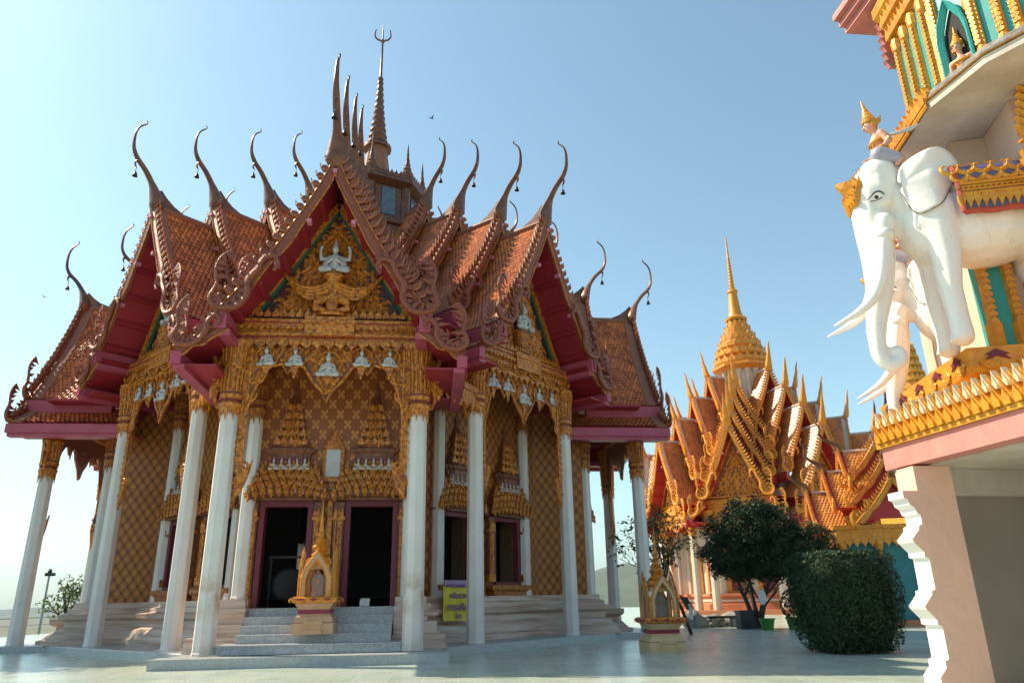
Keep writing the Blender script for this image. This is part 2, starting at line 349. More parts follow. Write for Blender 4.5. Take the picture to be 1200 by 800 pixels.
# ------------------------------------------------------------------ ground, terrace, hills
def tile_floor():
    m = bpy.data.materials.new('glazed_floor_tile'); m.use_nodes = True; nt = m.node_tree; b = nt.nodes['Principled BSDF']
    tc = nt.nodes.new('ShaderNodeTexCoord'); mp = nt.nodes.new('ShaderNodeMapping'); mp.inputs['Rotation'].default_value = (0, 0, .03)
    br = nt.nodes.new('ShaderNodeTexBrick'); br.offset = 0; br.inputs['Scale'].default_value = 1.0
    br.inputs['Brick Width'].default_value = .6; br.inputs['Row Height'].default_value = .6; br.inputs['Mortar Size'].default_value = .010; br.inputs['Mortar Smooth'].default_value = .3
    br.inputs['Color1'].default_value = (.54, .62, .53, 1); br.inputs['Color2'].default_value = (.44, .52, .45, 1); br.inputs['Mortar'].default_value = (.66, .70, .64, 1)
    nt.links.new(tc.outputs['Object'], mp.inputs[0]); nt.links.new(mp.outputs[0], br.inputs['Vector'])
    n = nt.nodes.new('ShaderNodeTexNoise'); n.inputs['Scale'].default_value = .6; n.inputs['Detail'].default_value = 9; n.inputs['Roughness'].default_value = .7
    nt.links.new(tc.outputs['Object'], n.inputs['Vector'])
    mx = nt.nodes.new('ShaderNodeMix'); mx.data_type = 'RGBA'; mx.blend_type = 'MULTIPLY'; mx.inputs[0].default_value = .35
    nt.links.new(br.outputs['Color'], mx.inputs[6]); nt.links.new(n.outputs['Color'], mx.inputs[7]); nt.links.new(mx.outputs[2], b.inputs['Base Color'])
    mr = nt.nodes.new('ShaderNodeMapRange'); mr.inputs['To Min'].default_value = .14; mr.inputs['To Max'].default_value = .40
    nt.links.new(n.outputs['Fac'], mr.inputs['Value']); nt.links.new(mr.outputs[0], b.inputs['Roughness'])
    n2 = nt.nodes.new('ShaderNodeTexNoise'); n2.inputs['Scale'].default_value = 2.2; n2.inputs['Detail'].default_value = 3
    nt.links.new(tc.outputs['Object'], n2.inputs['Vector'])
    bp = nt.nodes.new('ShaderNodeBump'); bp.inputs['Strength'].default_value = .12; bp.inputs['Distance'].default_value = .02
    nt.links.new(n2.outputs['Fac'], bp.inputs['Height']); nt.links.new(bp.outputs[0], b.inputs['Normal'])
    return m
GZ = -.18
mb = MB(); mb.box(-17, 75, -75, 75, -9, GZ)
tag(mb.build('terrace_floor', tile_floor()), kind='structure')
M['hill'] = mat('wooded_hillside', (.045, .075, .035), .9, 0, base2=(.10, .105, .06), vscale=.02, detail=8)
M['plain'] = mat('dry_green_plain', (.07, .095, .04), .95, 0, base2=(.17, .15, .09), vscale=.01, detail=8)
def terrain(name, m, x0, x1, y0, y1, nx, ny, fn):
    mb = MB(); vs = []
    for j in range(ny+1):
        for i in range(nx+1):
            x = x0+(x1-x0)*i/nx; y = y0+(y1-y0)*j/ny; vs.append((x, y, fn(x, y)))
    fs = [(j*(nx+1)+i, j*(nx+1)+i+1, (j+1)*(nx+1)+i+1, (j+1)*(nx+1)+i) for j in range(ny) for i in range(nx)]
    mb.add(vs, fs); return tag(mb.build(name, m, smooth=True), kind='structure')
from mathutils import noise as mnoise
terrain('lowland', 'plain', -9000, 9000, -4000, 9000, 60, 50, lambda x, y: -40+6*mnoise.noise(Vector((x/400, y/400, 0))) if math.hypot(x, y) > 250 else -40)
def ridge(cx, cy, h, w, d, seed):
    def f(x, y):
        u = (x-cx)/w; v = (y-cy)/d
        e = max(0, 1-u*u)**.8*max(0, 1-v*v)
        return -45+h*e*(.72+.34*mnoise.fractal(Vector((x/w*4.2+seed, y/d*2.2, seed)), .9, 2.1, 5))
    return f
def hill_at(name, cx, cy, h, w, d, seed): terrain(name, 'hill', cx-w, cx+w, cy-d, cy+d, 90, 24, ridge(cx, cy, h, w, d, seed))
hill_at('far_hills', -2300, 5600, 62, 2600, 700, 3)
hill_at('wooded_hill', 900, 2500, 165, 1100, 700, 4)
hill_at('distant_hills', 1500, 5200, 130, 2300, 700, 5)

# ------------------------------------------------------------------ sculpted figures shared by the reliefs
def relief_body(arms=2, wings=False):
    mb = MB()
    capsule(mb, (0, 0, .02), (0, 0, .20), .085, .115); capsule(mb, (-.10, 0, .22), (.10, 0, .22), .055, .055)
    capsule(mb, (0, -.02, .28), (0, -.02, .33), .04, .04); ellipsoid(mb, (0, -.035, .40), (.068, .075, .088))
    chain(mb, [(0, -.02, .47), (0, -.01, .54), (0, 0, .64)], [.055, .03, .008]); ellipsoid(mb, (0, -.11, .395), (.012, .02, .02))
    for s in (-1, 1):
        chain(mb, [(s*.13, 0, .22), (s*.20, -.02, .08), (s*.10, -.12, .10), (s*.03, -.15, .16)], [.045, .036, .03, .022])
        chain(mb, [(s*.07, 0, .0), (s*.24, -.07, -.03), (s*.08, -.14, -.06)], [.075, .065, .05])
        if arms > 2: chain(mb, [(s*.12, .02, .22), (s*.27, .0, .20), (s*.28, -.03, .40), (s*.25, -.04, .45)], [.042, .034, .028, .03])
    return sculpt('relief_body', mb, .016, 2)
FIG2 = relief_body(2); FIG4 = relief_body(4)
for f in (FIG2, FIG4): f.materials.clear(); f.materials.append(M['figure'])
FIGG = FIG2.copy(); FIGG.materials.clear(); FIGG.materials.append(M['gold'])

# ------------------------------------------------------------------ temple parts
MAIN = [(0, 0), (.33, -.80), (.72, -1.58), (1.25, -2.52), (1.85, -3.45), (2.45, -4.22)]
LOW = [(2.22, -4.50), (2.75, -4.86), (3.38, -5.22)]
def along(prof, n):
    P = [Vector((u, z)) for u, z in prof]; L = [0]
    for i in range(1, len(P)): L.append(L[-1]+(P[i]-P[i-1]).length)
    out = []
    for k in range(n):
        s = L[-1]*k/(n-1) if n > 1 else 0
        i = 1
        while i < len(L)-1 and L[i] < s: i += 1
        t = (s-L[i-1])/(L[i]-L[i-1]); p = P[i-1].lerp(P[i], t)
        d = (P[min(i+(t > .5), len(P)-1)]-P[max(i-1-(t < .5), 0)]).normalized()
        out.append((p, d, s))
    return out, L[-1]
def slab(mb, prof, r0, r1, zt, top, thick):
    pts, _ = along(prof, 12)
    for s in (-1, 1):
        vs = []
        for p, d, _s in pts:
            n = Vector((-d.y, d.x)); 
            if n.y < 0: n = -n
            for off in (top, top-thick):
                q = p+n*off
                for r in (r0, r1): vs.append((s*max(q.x, 0), -r, zt+q.y))
        fs = []
        for i in range(len(pts)-1):
            a = i*4; b = a+4
            fs += [(a, a+1, b+1, b), (a+2, b+2, b+3, a+3), (a, b, b+2, a+2), (a+1, a+3, b+3, b+1)]
        fs += [(0, 2, 3, 1), (len(vs)-4, len(vs)-3, len(vs)-1, len(vs)-2)]
        mb.add(vs, fs)
def tiles(mb, prof, r0, r1, zt, cw=.15, rh=.17):
    pts, L = along(prof, 60)
    def at(s):
        s = max(0, min(L, s)); x = s/L*59; i = min(int(x), 58); t = x-i
        p = pts[i][0].lerp(pts[i+1][0], t); d = pts[i][1].lerp(pts[i+1][1], t).normalized(); n = Vector((-d.y, d.x)); n = n if n.y > 0 else -n
        return p, n
    rows = int(L/rh); rh = L/rows; nc = max(1, round((r0-r1)/cw)); cw = (r0-r1)/nc
    for s in (-1, 1):
        for j in range(rows):
            sa, sb = j*rh, (j+1)*rh+.09
            pa, na = at(sa); pm, nm = at(sb-.07); pb, nb = at(sb)
            for i in range(-1 if j % 2 else 0, nc):
                c0 = r0-(i+(.5 if j % 2 else 0))*cw; c1 = c0-cw; cm = (c0+c1)/2
                c0 = min(c0, r0); c1 = max(c1, r1); cm = min(max(cm, r1), r0)
                def V(p, n, o, r): q = p+n*o; return (s*q.x, -r, zt+q.y)
                g = .008
                vs = [V(pa, na, .012, c0-g), V(pa, na, .04, cm), V(pa, na, .012, c1+g), V(pm, nm, .030, c1+g), V(pb, nb, .062, cm), V(pm, nm, .030, c0-g)]
                mb.add(vs, [(0, 1, 4, 5), (1, 2, 3, 4)] if s > 0 else [(5, 4, 1, 0), (4, 3, 2, 1)])
def barge(mb, prof, r0, zt, zs, fins=True, finh=.30, step=.235, sides=(-1, 1), wk=.78, nub=True):
    n = 22; pts, L = along(prof, n)
    for s in sides:
        vs = []
        for p, d, _s in pts:
            nn = Vector((-d.y, d.x)); nn = nn if nn.y > 0 else -nn
            wv = .05*math.sin(_s/L*PI*5)*(1 if _s > L*.45 else .2)
            for off, r in ((.14*wk, r0+.12*wk), (.14*wk, r0), ((-.20-wv)*wk, r0), ((-.20-wv)*wk, r0+.12*wk), (-.03*wk, r0+.16*wk)):
                q = p+nn*off; vs.append((s*max(q.x, 0), -r, zt+q.y))
        k = 5; fs = [(i*k+j, i*k+(j+1) % k, (i+1)*k+(j+1) % k, (i+1)*k+j) for i in range(n-1) for j in range(k)]
        fs += [tuple(range(k)), tuple((n-1)*k+j for j in range(k))[::-1]]
        mb.add(vs, fs, mi=0)
        for kk in (0, 3): mb.tube([Vector(vs[i*5+kk])+Vector((0, -.015, 0)) for i in range(n)], .028*wk, 5, mi=3)
        if fins:
            m = max(2, int(L/step)); fp, _ = along(prof, m)
            for i, (p, d, _s) in enumerate(fp[:-1]):
                nn = Vector((-d.y, d.x)); nn = nn if nn.y > 0 else -nn
                h = finh*(.8+.35*_s/L)
                ex = Vector((-s*d.x, 0, -d.y)); ey = Vector((s*nn.x, 0, nn.y)); q = p+nn*.13
                o = Vector((s*q.x, -(r0+.06), zt+q.y))
                ellp = [(-.30, 0), (.30, 0), (.42, .22), (.34, .48), (.10, .66), (-.2, .6), (-.38, .38), (-.42, .18)]
                mb.poly([(a*step*.92, b*h) for a, b in ellp], o-Vector((0, .05, 0)), ex, ey, (0, 1, 0), .10, mi=0)
                kranok(mb, o+Vector((0, -.055, 0))-ex*step*.1, ex, ey, (0, -1, 0), h*.75, 0, 1, mi=1, w=.13)
                flame(mb, o+ey*h*.52+ex*step*.0, ex, ey, (0, 1, 0), step*.30, h*.55, .05, .95, mi=1)
        for t in (.0, .36, .66) if fins and nub else ():
            p, d, _s = pts[int(t*(n-1))]
            if t == 0 and s < 0: continue
            u = s*max(p.x-.12, 0); mb.box(u-.055, u+.055, -(r0+.17), -(r0-.02), zt+p.y-.32, zt+p.y-.21, mi=2)
def naga(mb, r0, zt, path, rad, crest=True, mi=0, sides=(-1, 1)):
    for s in sides:
        P = [Vector((s*u, -(r0+.1), zt+z)) for u, z in path]; Q = spline(P, 46)
        rr = [rad*(.55+.6*math.sin(PI*min(1, i/45*1.25)))*(1 if i < 38 else max(.12, 1-(i-38)/8)) for i in range(46)]
        mb.tube(Q, rr, 8, flat=(1, 1.0), mi=mi)
        if crest:
            for i in range(6, 45, 2):
                t = (Q[min(i+1, 45)]-Q[i-1]).normalized(); nn = Vector((-t.z, 0, t.x))*s
                if nn.z < -.2 and i < 26: nn = -nn
                flame(mb, Q[i]+nn*rr[i]*.8, t, nn, (0, 1, 0), .10, (.17+.10*(i % 4 == 0))*(1 if i < 30 else 1.2), .035, .5*s, mi=1)
NAGA1 = [(1.30, -3.18), (1.20, -2.98), (1.32, -2.78), (1.55, -2.85), (1.68, -3.15), (1.88, -3.45), (1.86, -3.82), (2.10, -4.14), (2.52, -4.16), (2.72, -3.92), (2.60, -3.55), (2.66, -3.15), (2.58, -2.85), (2.40, -2.66)]
NAGA2 = [(2.48, -4.62), (2.42, -4.48), (2.55, -4.36), (2.70, -4.55), (2.72, -4.80), (2.95, -5.08), (3.28, -5.12), (3.45, -4.92), (3.36, -4.62), (3.42, -4.30), (3.36, -4.05), (3.24, -3.88)]
def chofa(mb, r0, zt, kind='swan', h=1.0):
    def P(r, z): return Vector((0, -(r0+r*h), zt+z*h))
    if kind == 'swan':
        path = [P(-.05, -.10), P(.0, .18), P(.08, .45), P(.26, .85), P(.52, 1.22), P(.82, 1.52), P(.97, 1.82), P(1.0, 2.15), P(.98, 2.42), P(.90, 2.64), P(.78, 2.78), P(.69, 2.88), P(.72, 2.97)]
        rad = [.18, .31, .25, .12, .10, .095, .075, .06, .05, .042, .036, .03, .018]
        Q = spline(path, 40); mb.tube(Q, lerpl(rad, 40), 8, flat=(.72, 1.0), upv=(1, 0, 0))
        mb.tube([P(.78, 1.48), P(.86, 1.36), P(.84, 1.24), P(.78, 1.17)], [.07, .055, .04, .012], 6, flat=(.6, 1), upv=(1, 0, 0))
        # saddle running back along the ridge
        mb.poly([(-.02, .0), (-1.5, .05), (-.95, .14), (-.55, .30), (-.25, .52), (-.06, .72), (.1, .50), (.12, .1)], P(0, 0)-Vector((.07, 0, 0)), (0, -h, 0), (0, 0, h), (1, 0, 0), .14)
    else:
        path = [P(-.1, -.1), P(.05, .2), P(.14, .55), P(.2, .9), P(.30, 1.3), P(.34, 1.7), P(.42, 2.05), P(.5, 2.3)]
        mb.tube(spline(path, 18), lerpl([.26, .34, .27, .22, .16, .12, .07, .012], 18), 7, flat=(.7, 1), upv=(1, 0, 0))
def bell_mesh(mb, r0, zt):
    c = (0, -(r0+.80), zt+.86)
    mb.tube([(0, c[1], zt+1.2), (0, c[1], zt+1.0)], .012, 5)
    mb.lathe([(.015, .16), (.05, .13), (.065, .05), (.085, 0), (.07, 0)], 10, c)
def fringe(mb, p0, p1, nrm, z, n, w, h, down=True, mi=0, t=.05):
    p0, p1, nrm = Vector(p0), Vector(p1), Vector(nrm); ex = (p1-p0).normalized()
    for i in range(n):
        q = p0.lerp(p1, (i+.5)/n); flame(mb, (q.x, q.y, z), ex, (0, 0, -1 if down else 1), nrm, w, h, t, 0, mi=mi)
def shaft_mesh(h, rb, rtp):
    mb = MB(); sh = []
    for k in range(16):
        a = 2*PI*k/16+PI/16; r = 1.0 if k % 4 in (0, 3) else .985
        sh.append((math.cos(a)*r, math.sin(a)*r))
    sh = []
    for k in range(8):
        for da, r in ((-.34, 1.0), (.34, 1.0), (.385, .955)): 
            a = PI/4*k+da+PI/8; sh.append((math.cos(a)*r, math.sin(a)*r))
    mb.lathe([(rb*1.06, 0), (rb*1.06, .05), (rb, .06), (rtp, h)], shape=sh); return mb
def capital_mesh(h, r, dp=.34):
    mb = MB(); k = h
    mb.lathe([(r*1.04, -.04), (r*1.25, .0), (r*1.25, .10), (r*1.06, .13), (r*1.06, .19), (r*1.30, .22), (r*1.30, .32), (r*1.1, .36), (r*1.08, k*.5), (r*1.32, k*.62), (r*1.22, k*.66), (r*1.4, k*.9), (r*1.62, k*.97), (r*1.62, k)], 16)
    for zz in (.145, .335): mb.lathe([(r*1.10, zz), (r*1.22, zz+.005), (r*1.22, zz+.035), (r*1.1, zz+.04)], 16, mi=1)
    for i in range(16):
        a = 2*PI*(i+.5)/16; d = Vector((math.cos(a), math.sin(a), 0)); e = Vector((-d.y, d.x, 0))
        flame(mb, d*r*1.07+Vector((0, 0, .0)), e, Vector((0, 0, -1)), d, r*.40, dp*(.62+.38*(i % 2)), .03, 0)
        mb.tube([d*r*1.14+Vector((0, 0, .38)), d*r*1.22+Vector((0, 0, k*.58))], [.025, .032], 5)
        mb.tube([d*r*1.30+Vector((0, 0, k*.66)), d*r*1.5+Vector((0, 0, k*.92))], [.025, .034], 5)
        flame(mb, d*r*1.36+Vector((0, 0, k*.60)), e, (0, 0, 1), d, .1, .16, .03, 0)
    return mb
def scroll_fill(mb, inside, x0, x1, y0, y1, step, size, o, ex, ey, ez, seed=1, mi=0):
    rr = random.Random(seed); j = 0; y = y0
    while y < y1:
        x = step*.45+(step*.5 if j % 2 else 0)
        while x < x1:
            if inside(x, y):
                a = rr.uniform(-.5, .5)-.25; sz = size*rr.uniform(.8, 1.2)
                for s in (-1, 1):
                    kranok(mb, Vector(o)+Vector(ex)*(s*x)+Vector(ey)*y, ex, ey, ez, sz, -a*s, s, mi=mi)
            x += step
        y += step*.8; j += 1
def fig(me, name, parent, loc, scale, rotz=0):
    o = link(name, me, parent, loc, rotz); o.scale = (scale, scale, scale); return o

def arm(root, c, mt):
    """one gabled arm of the star plan, facing -y; returns its parts (children of root)"""
    parts = []; a = c['a']; RC = c['R']; zs = c.get('zs', 1); T = c['tiers']; e0, e1 = c['e0'], c['e1']; fine = c.get('fine', True)
    main = [(u, z*zs) for u, z in MAIN]; low = [(u, z*zs) for u, z in LOW]
    for i, (r, z) in enumerate(T):
        rb = T[i+1][0]-.7 if i+1 < len(T) else 1.0
        mb = MB(); slab(mb, main, r, rb, z, .0, .10)
        pts, _ = along(main, 12)
        for t in (2, 4, 6, 8, 10):                                   # purlins under the soffit
            p = pts[t][0]
            for s in (-1, 1): mb.box(s*p.x-.07, s*p.x+.07, -(r-.02), -rb, z+p.y-.33, z+p.y-.19)
        if i == 0: slab(mb, low, r, max(RC-2.9, 4.5), z, 0, .10)
        else:                                                        # boarded gable end behind the verge
            mb.poly([(-2.1, main[-1][1]+.45), (2.1, main[-1][1]+.45), (1.2, main[3][1]-.1), (0, -.35), (-1.2, main[3][1]-.1)], (0, -(r-.8), z), (1, 0, 0), (0, 0, 1), (0, 1, 0), .1)
        rt_ = mb.build('roof_tier', mt['red'], root); parts.append(rt_)
        mb = MB(); tiles(mb, main, r-.30, rb, z, .15 if zs < 1.2 else .2, .17 if zs < 1.2 else .24)
        if i == 0: tiles(mb, low, r-.30, max(RC-2.9, 4.5), z)
        mb.build('roof_tiles', mt['tile'], rt_)
        mb = MB(); slab(mb, main, r-.01, r-.32, z, .07, .068)
        if i == 0: slab(mb, low, r-.01, r-.32, z, .07, .068)
        mb.tube([(0, -(r-.1), z+.08), (0, -rb, z+.08)], .11, 6)
        mb.build('ridge_cap', mt['verge'], rt_)
        for s in (-1, 1):
            mb = MB(); barge(mb, main, r, z, zs, finh=c.get('finh', .29), sides=(s,), wk=c.get('wk', .72))
            mb.build('bargeboard', [mt['barge'], mt['fin'], 'nub', mt['gold']], rt_)
            mb = MB(); naga(mb, r+.08, z, [(u, v*zs) for u, v in NAGA1], .08*c.get('naga', 1), True, sides=(s,))
            mb.build('naga_finial', [mt['barge'], mt['barge']], rt_)
            if i == 0:
                mb = MB(); barge(mb, [(low[0][0]+.1, low[0][1]-.06), low[1], low[2]], r-.02, z, zs, finh=.24, sides=(s,), nub=False); mb.build('lower_bargeboard', [mt['barge'], mt['fin'], 'nub', mt['gold']], rt_)
                mb = MB(); naga(mb, r+.08, z, [(u, v*zs) for u, v in NAGA2], .068*c.get('naga', 1), True, sides=(s,)); mb.build('lower_naga_finial', [mt['barge'], mt['barge']], rt_)
        mb = MB(); chofa(mb, r+.02, z, c.get('chofa', 'swan')); mb.build('roof_finial', mt['chofa'], rt_, smooth=True, angle=50)
        if c.get('chofa', 'swan') == 'swan':
            mb = MB(); bell_mesh(mb, r+.02, z); mb.build('wind_bell', 'bell', rt_, smooth=True)
        # pink eave beams
        p = main[-1]
        for s in (-1, 1):
            mb = MB(); x0, x1 = sorted((s*(p[0]-.17), s*(p[0]+.10))); mb.box(x0, x1, -(r+.16), -rb, z+p[1]-.46, z+p[1]-.04)
            x0, x1 = sorted((s*(p[0]-.26), s*(p[0]+.02))); mb.box(x0, x1, -(r+.08), -rb, z+p[1]-.62, z+p[1]-.463)
            mb.build('eave_beam', mt['pink'], rt_)
            if i == 0:
                mb = MB(); q = low[-1]; rr_ = max(RC-2.9, 4.5)
                x0, x1 = sorted((s*(q[0]-.16), s*(q[0]+.08))); mb.box(x0, x1, -(r+.12), -rr_, z+q[1]-.34, z+q[1]-.05)
                x0, x1 = sorted((s*(q[0]-.25), s*(q[0]+.02))); mb.box(x0, x1, -(r+.06), -rr_, z+q[1]-.46, z+q[1]-.343)
                mb.build('lower_eave_beam', mt['pink'], rt_)
    r, z = T[0]
    # porch ceiling and dark red cheeks between entablature and roof
    mb = MB(); mb.box(-3.1, 3.1, -(RC+.1), -(c['wall']-.6), e1-.06, e1+.02)
    for s in (-1, 1): 
        x0, x1 = sorted((s*2.45, s*3.30)); mb.box(x0, x1, -(r-.05), -max(RC-2.9, 4.5), z+low[-1][1]-.36, z+low[-1][1]-.30)
    parts.append(mb.build('porch_ceiling', mt['red'], root))
    # pediment
    zb = e1+.02; zt = z-.82*zs; hw = c.get('ped', 1.9)
    mb = MB(); mb.poly([(-hw-.35, 0), (hw+.35, 0), (.0, zt-zb+.45)], (0, -(RC-.12), zb), (1, 0, 0), (0, 0, 1), (0, 1, 0), .12)
    pd = mb.build('pediment', mt['backing'], root); parts.append(pd)
    H = zt-zb
    mb = MB()
    def strip(mbb, x0, z0, x1, z1, w, y0, t):
        d = Vector((x1-x0, z1-z0)).normalized(); n = Vector((-d.y, d.x))*w/2
        mbb.poly([(x0-n.x, z0-n.y), (x1-n.x, z1-n.y), (x1+n.x, z1+n.y), (x0+n.x, z0+n.y)], (0, y0, 0), (1, 0, 0), (0, 0, 1), (0, 1, 0), t)
    for s in (-1, 1): strip(mb, s*(hw+.05), zb+.03, 0, zt+.05, .09, -(RC+.0), .08)
    mb.build('pediment_border', mt['border'], pd)
    mb = MB()
    for s in (-1, 1): strip(mb, s*(hw+.17), zb+.06, 0, zt+.20, .16, -(RC+.06), .10)
    scroll_fill(mb, lambda x, y: x < (hw-.14)*(1-y/H)-.04 and not (fine and x < .30 and .8 < y < 2.0*min(1, H/3.3)), 0, hw, .08, H-.15, .185 if fine else .34, .42 if fine else .5, (0, -(RC-.115), zb), (1, 0, 0), (0, 0, 1), (0, -1, 0), 5)
    fringe(mb, (-hw, -(RC+.1), 0), (hw, -(RC+.1), 0), (0, -1, 0), zb+.06, 19, .17, .24, False)
    mb.build('carved_scrollwork', mt['gold'], pd)
    if c.get('deity') == 'winged':
        o = fig(FIG4, 'deity_relief', pd, (0, -(RC+.10), zb+1.44), 1.38)
        mb = MB()
        for s in (-1, 1):                                            # spread wings and a seated bird body below the deity
            for k in range(4):
                P = [(s*.12, -(RC+.16), zb+1.02-.10*k), (s*.55, -(RC+.19), zb+.84-.09*k), (s*(1.05-.05*k), -(RC+.15), zb+1.02-.08*k), (s*(1.46-.10*k), -(RC+.1), zb+1.52-.11*k)]
                mb.tube(spline(P, 16), lerpl([.05, .065, .06, .012], 16), 6, flat=(1, 1))
            mb.tube([(s*.08, -(RC+.16), zb+.62), (s*.38, -(RC+.2), zb+.46), (s*.40, -(RC+.18), zb+.28), (s*.1, -(RC+.2), zb+.20)], [.10, .13, .12, .06], 8)
        mb.lathe([(.12, .18), (.17, .4), (.12, .7), (.17, .9), (.20, 1.12), (.30, 1.22), (.08, 1.42)], 12, (0, -(RC+.13), zb), sy=.7)
        mb.lathe([(.34, .08), (.40, .14), (.3, .2)], 12, (0, -(RC+.12), zb), sy=.6)
        mb.build('winged_mount', 'gold', pd, smooth=True, angle=40)
    elif c.get('deity'):
        mb = MB(); mb.lathe([(.34, 0), (.34, .12), (.26, .2), (.26, .55), (.36, .66), (.36, .74)], shape=REDENT, c=(0, -(RC+.02), zb+.12), sx=1, sy=.55)
        mb.build('throne_plinth', 'gold_dark', pd)
        fig(FIG2, 'deity_relief', pd, (0, -(RC+.12), zb+1.02), 1.45)
    # entablature
    mb = MB(); w = a+.12; H2 = e1-e0
    mb.box(-w, w, -(RC+.16), -(RC-.2), e0+.10, e1-.30*H2); mb.box(-w-.06, w+.06, -(RC+.26), -(RC-.2), e1-.297*H2, e1-.03)
    mb.box(-w-.02, w+.02, -(RC+.21), -(RC-.15), e0+.36*H2, e0+.46*H2)
    mb.box(-.62, .62, -(RC+.33), -(RC+.10), e0+.34*H2, e1+.03); mb.box(-.70, .70, -(RC+.37), -(RC+.1), e1-.16, e1-.08)
    fringe(mb, (-w, -(RC+.20), 0), (w, -(RC+.20), 0), (0, -1, 0), e0+.13, 17, .24, .26)
    fringe(mb, (-w, -(RC+.26), 0), (w, -(RC+.26), 0), (0, -1, 0), e1-.30*H2, 30, .13, .12)
    if c.get('swag'):
        for k in range(6):
            u = -w+2*w*(k+.5)/6; P = [(u+math.cos(t)*.33, -(RC+.27), e0+.30-math.sin(t)*.20) for t in [PI*i/8 for i in range(9)]]
            mb.tube(P, .035, 5); mb.tube([(x, y-.02, q+.09) for x, y, q in P], .025, 5)
    en = mb.build('entablature', mt['gold'], root); parts.append(en)
    mb = MB(); mb.box(-w-.01, w+.01, -(RC+.285), -(RC+.262), e1-.15, e1-.125); mb.box(-w, w, -(RC+.185), -(RC+.162), e0+.30*H2, e0+.325*H2)
    mb.build('painted_line', mt['red'], en)
    # pelmet
    mb = MB(); ks = [(0, 1.52), (.13, 1.22), (.36, .98), (.60, .60), (.82, .54), (.98, .80), (1.13, .54), (1.4, .60), (1.62, .85), (1.76, 1.25), (1.9, 1.75), (1.98, 2.1)]
    top = e0+.09; sc_ = (a-.3)/1.98
    U = [(-u*sc_, d) for u, d in ks[::-1]]+[(u*sc_, d) for u, d in ks[1:]]
    for (u0_, d0), (u1_, d1) in zip(U[:-1], U[1:]):
        mb.poly([(u0_, 0), (u1_, 0), (u1_, -d1), (u0_, -d0)], (0, -(RC+.02), top), (1, 0, 0), (0, 0, 1), (0, 1, 0), .05)
    def dep(x):
        x = abs(x)/sc_
        for (u0_, d0), (u1_, d1) in zip(ks[:-1], ks[1:]):
            if x <= u1_: return d0+(d1-d0)*(x-u0_)/(u1_-u0_)
        return 2
    P = [(u, -(RC+.03), top-d) for u, d in U]; mb.tube(P, .032, 6)
    pl = mb.build('carved_pelmet', mt['plate'], root); parts.append(pl); mb = MB()
    mb.tube([(u, -(RC+.05), top-d) for u, d in U], .04, 6)
    scroll_fill(mb, lambda x, y: y-.04 > -dep(x) and y < -.16, 0, a-.36, -2.0, -.0, .15 if fine else .3, .30 if fine else .4, (0, -(RC+.02), top), (1, 0, 0), (0, 0, 1), (0, -1, 0), 8)
    for u in (-1.52, -.82, 0, .82, 1.52):
        rr_ = .27 if u else .32; zc = top-.36 if u else top-.52
        mb.tube([(u*sc_+rr_*math.cos(t), -(RC+.075), zc+rr_*math.sin(t)) for t in [2*PI*i/14 for i in range(15)]], .028, 5)
        mb.poly([(-.10, .0), (0, -.32), (.10, 0), (0, .12)], (u*sc_, -(RC+.05), zc-rr_), (1, 0, 0), (0, 0, 1), (0, -1, 0), .04)
    mb.build('carved_scrollwork', mt['gold'], pl)
    if c.get('figs', True):
        for u in (-1.52, -.82, 0, .82, 1.52):
            fig(FIG2, 'deity_relief', pl, (u*sc_, -(RC+.07), top-(.53 if u else .78)), (.76+.05*math.sin(u*7)) if u else .98, u*.22)
    # brackets beside the columns
    for s in (-1, 1):
        mb = MB(); x = s*(a-.33); n = 15
        for k in range(n): kranok(mb, (x-s*.03, -(RC+.04), e0-3.1*(k+1)/n+.05), (1, 0, 0), (0, 0, 1), (0, -1, 0), .30, -.2*s, s, w=.2)
        xa, xb = sorted((x-.085, x+.085)); mb.box(xa, xb, -(RC+.035), -(RC-.03), e0-3.15, e0)
        for k in range(5): kranok(mb, (x-s*.045*k+s*.02, -(RC+.04), e0-3.70+.12*k), (1, 0, 0), (0, 0, 1), (0, -1, 0), .34, s*.1, s, w=.2)
        mb.poly([(s*.05, 0), (-s*.13, .26), (-s*.24, .55), (-s*.33, 1.0), (-s*.22, .78), (-s*.10, .72), (s*.04, .80)], (x, -(RC+.03), e0-3.85), (1, 0, 0), (0, 0, 1), (0, 1, 0), .05)
        parts.append(mb.build('flame_bracket', mt['gold'], root))
        mb = MB(); x = s*(a+.36)
        for k in range(6): kranok(mb, (x+s*.10*(k % 2), -(RC-.02), e0-1.55+.22*k), (1, 0, 0), (0, 0, 1), (0, -1, 0), .55-.02*k, s*(.5-.25*(k % 3)), -s if k % 2 else s, w=.17)
        mb.tube([(x-s*.08, -(RC-.05), e0-.2), (x+s*.10, -(RC-.05), e0-.55), (x-s*.02, -(RC-.05), e0-.95), (x+s*.06, -(RC-.05), e0-1.3), (x-s*.02, -(RC-.05), e0-1.6)], [.06, .07, .06, .05, .01], 6)
        parts.append(mb.build('scroll_bracket', mt['gold'], root))
    # columns
    cm = c['colmesh']
    for s in (-1, 1):
        o = link('column', cm[0], root, (s*a, -RC, c.get('z0', 0))); parts.append(o)
        link('capital', cm[1], o, (0, 0, c['Hs']-c.get('z0', 0)))
        o2 = link('inner_column', cm[2], root, (s*2.08, -(c['wall']+.12), 1.2)); parts.append(o2)
        link('capital', cm[3], o2, (0, 0, c['Hs']-.85))
    return parts
def meshof(mb, name, m, smooth=False):
    o = mb.build(name, m, smooth=smooth); me = o.data; bpy.data.objects.remove(o); return me
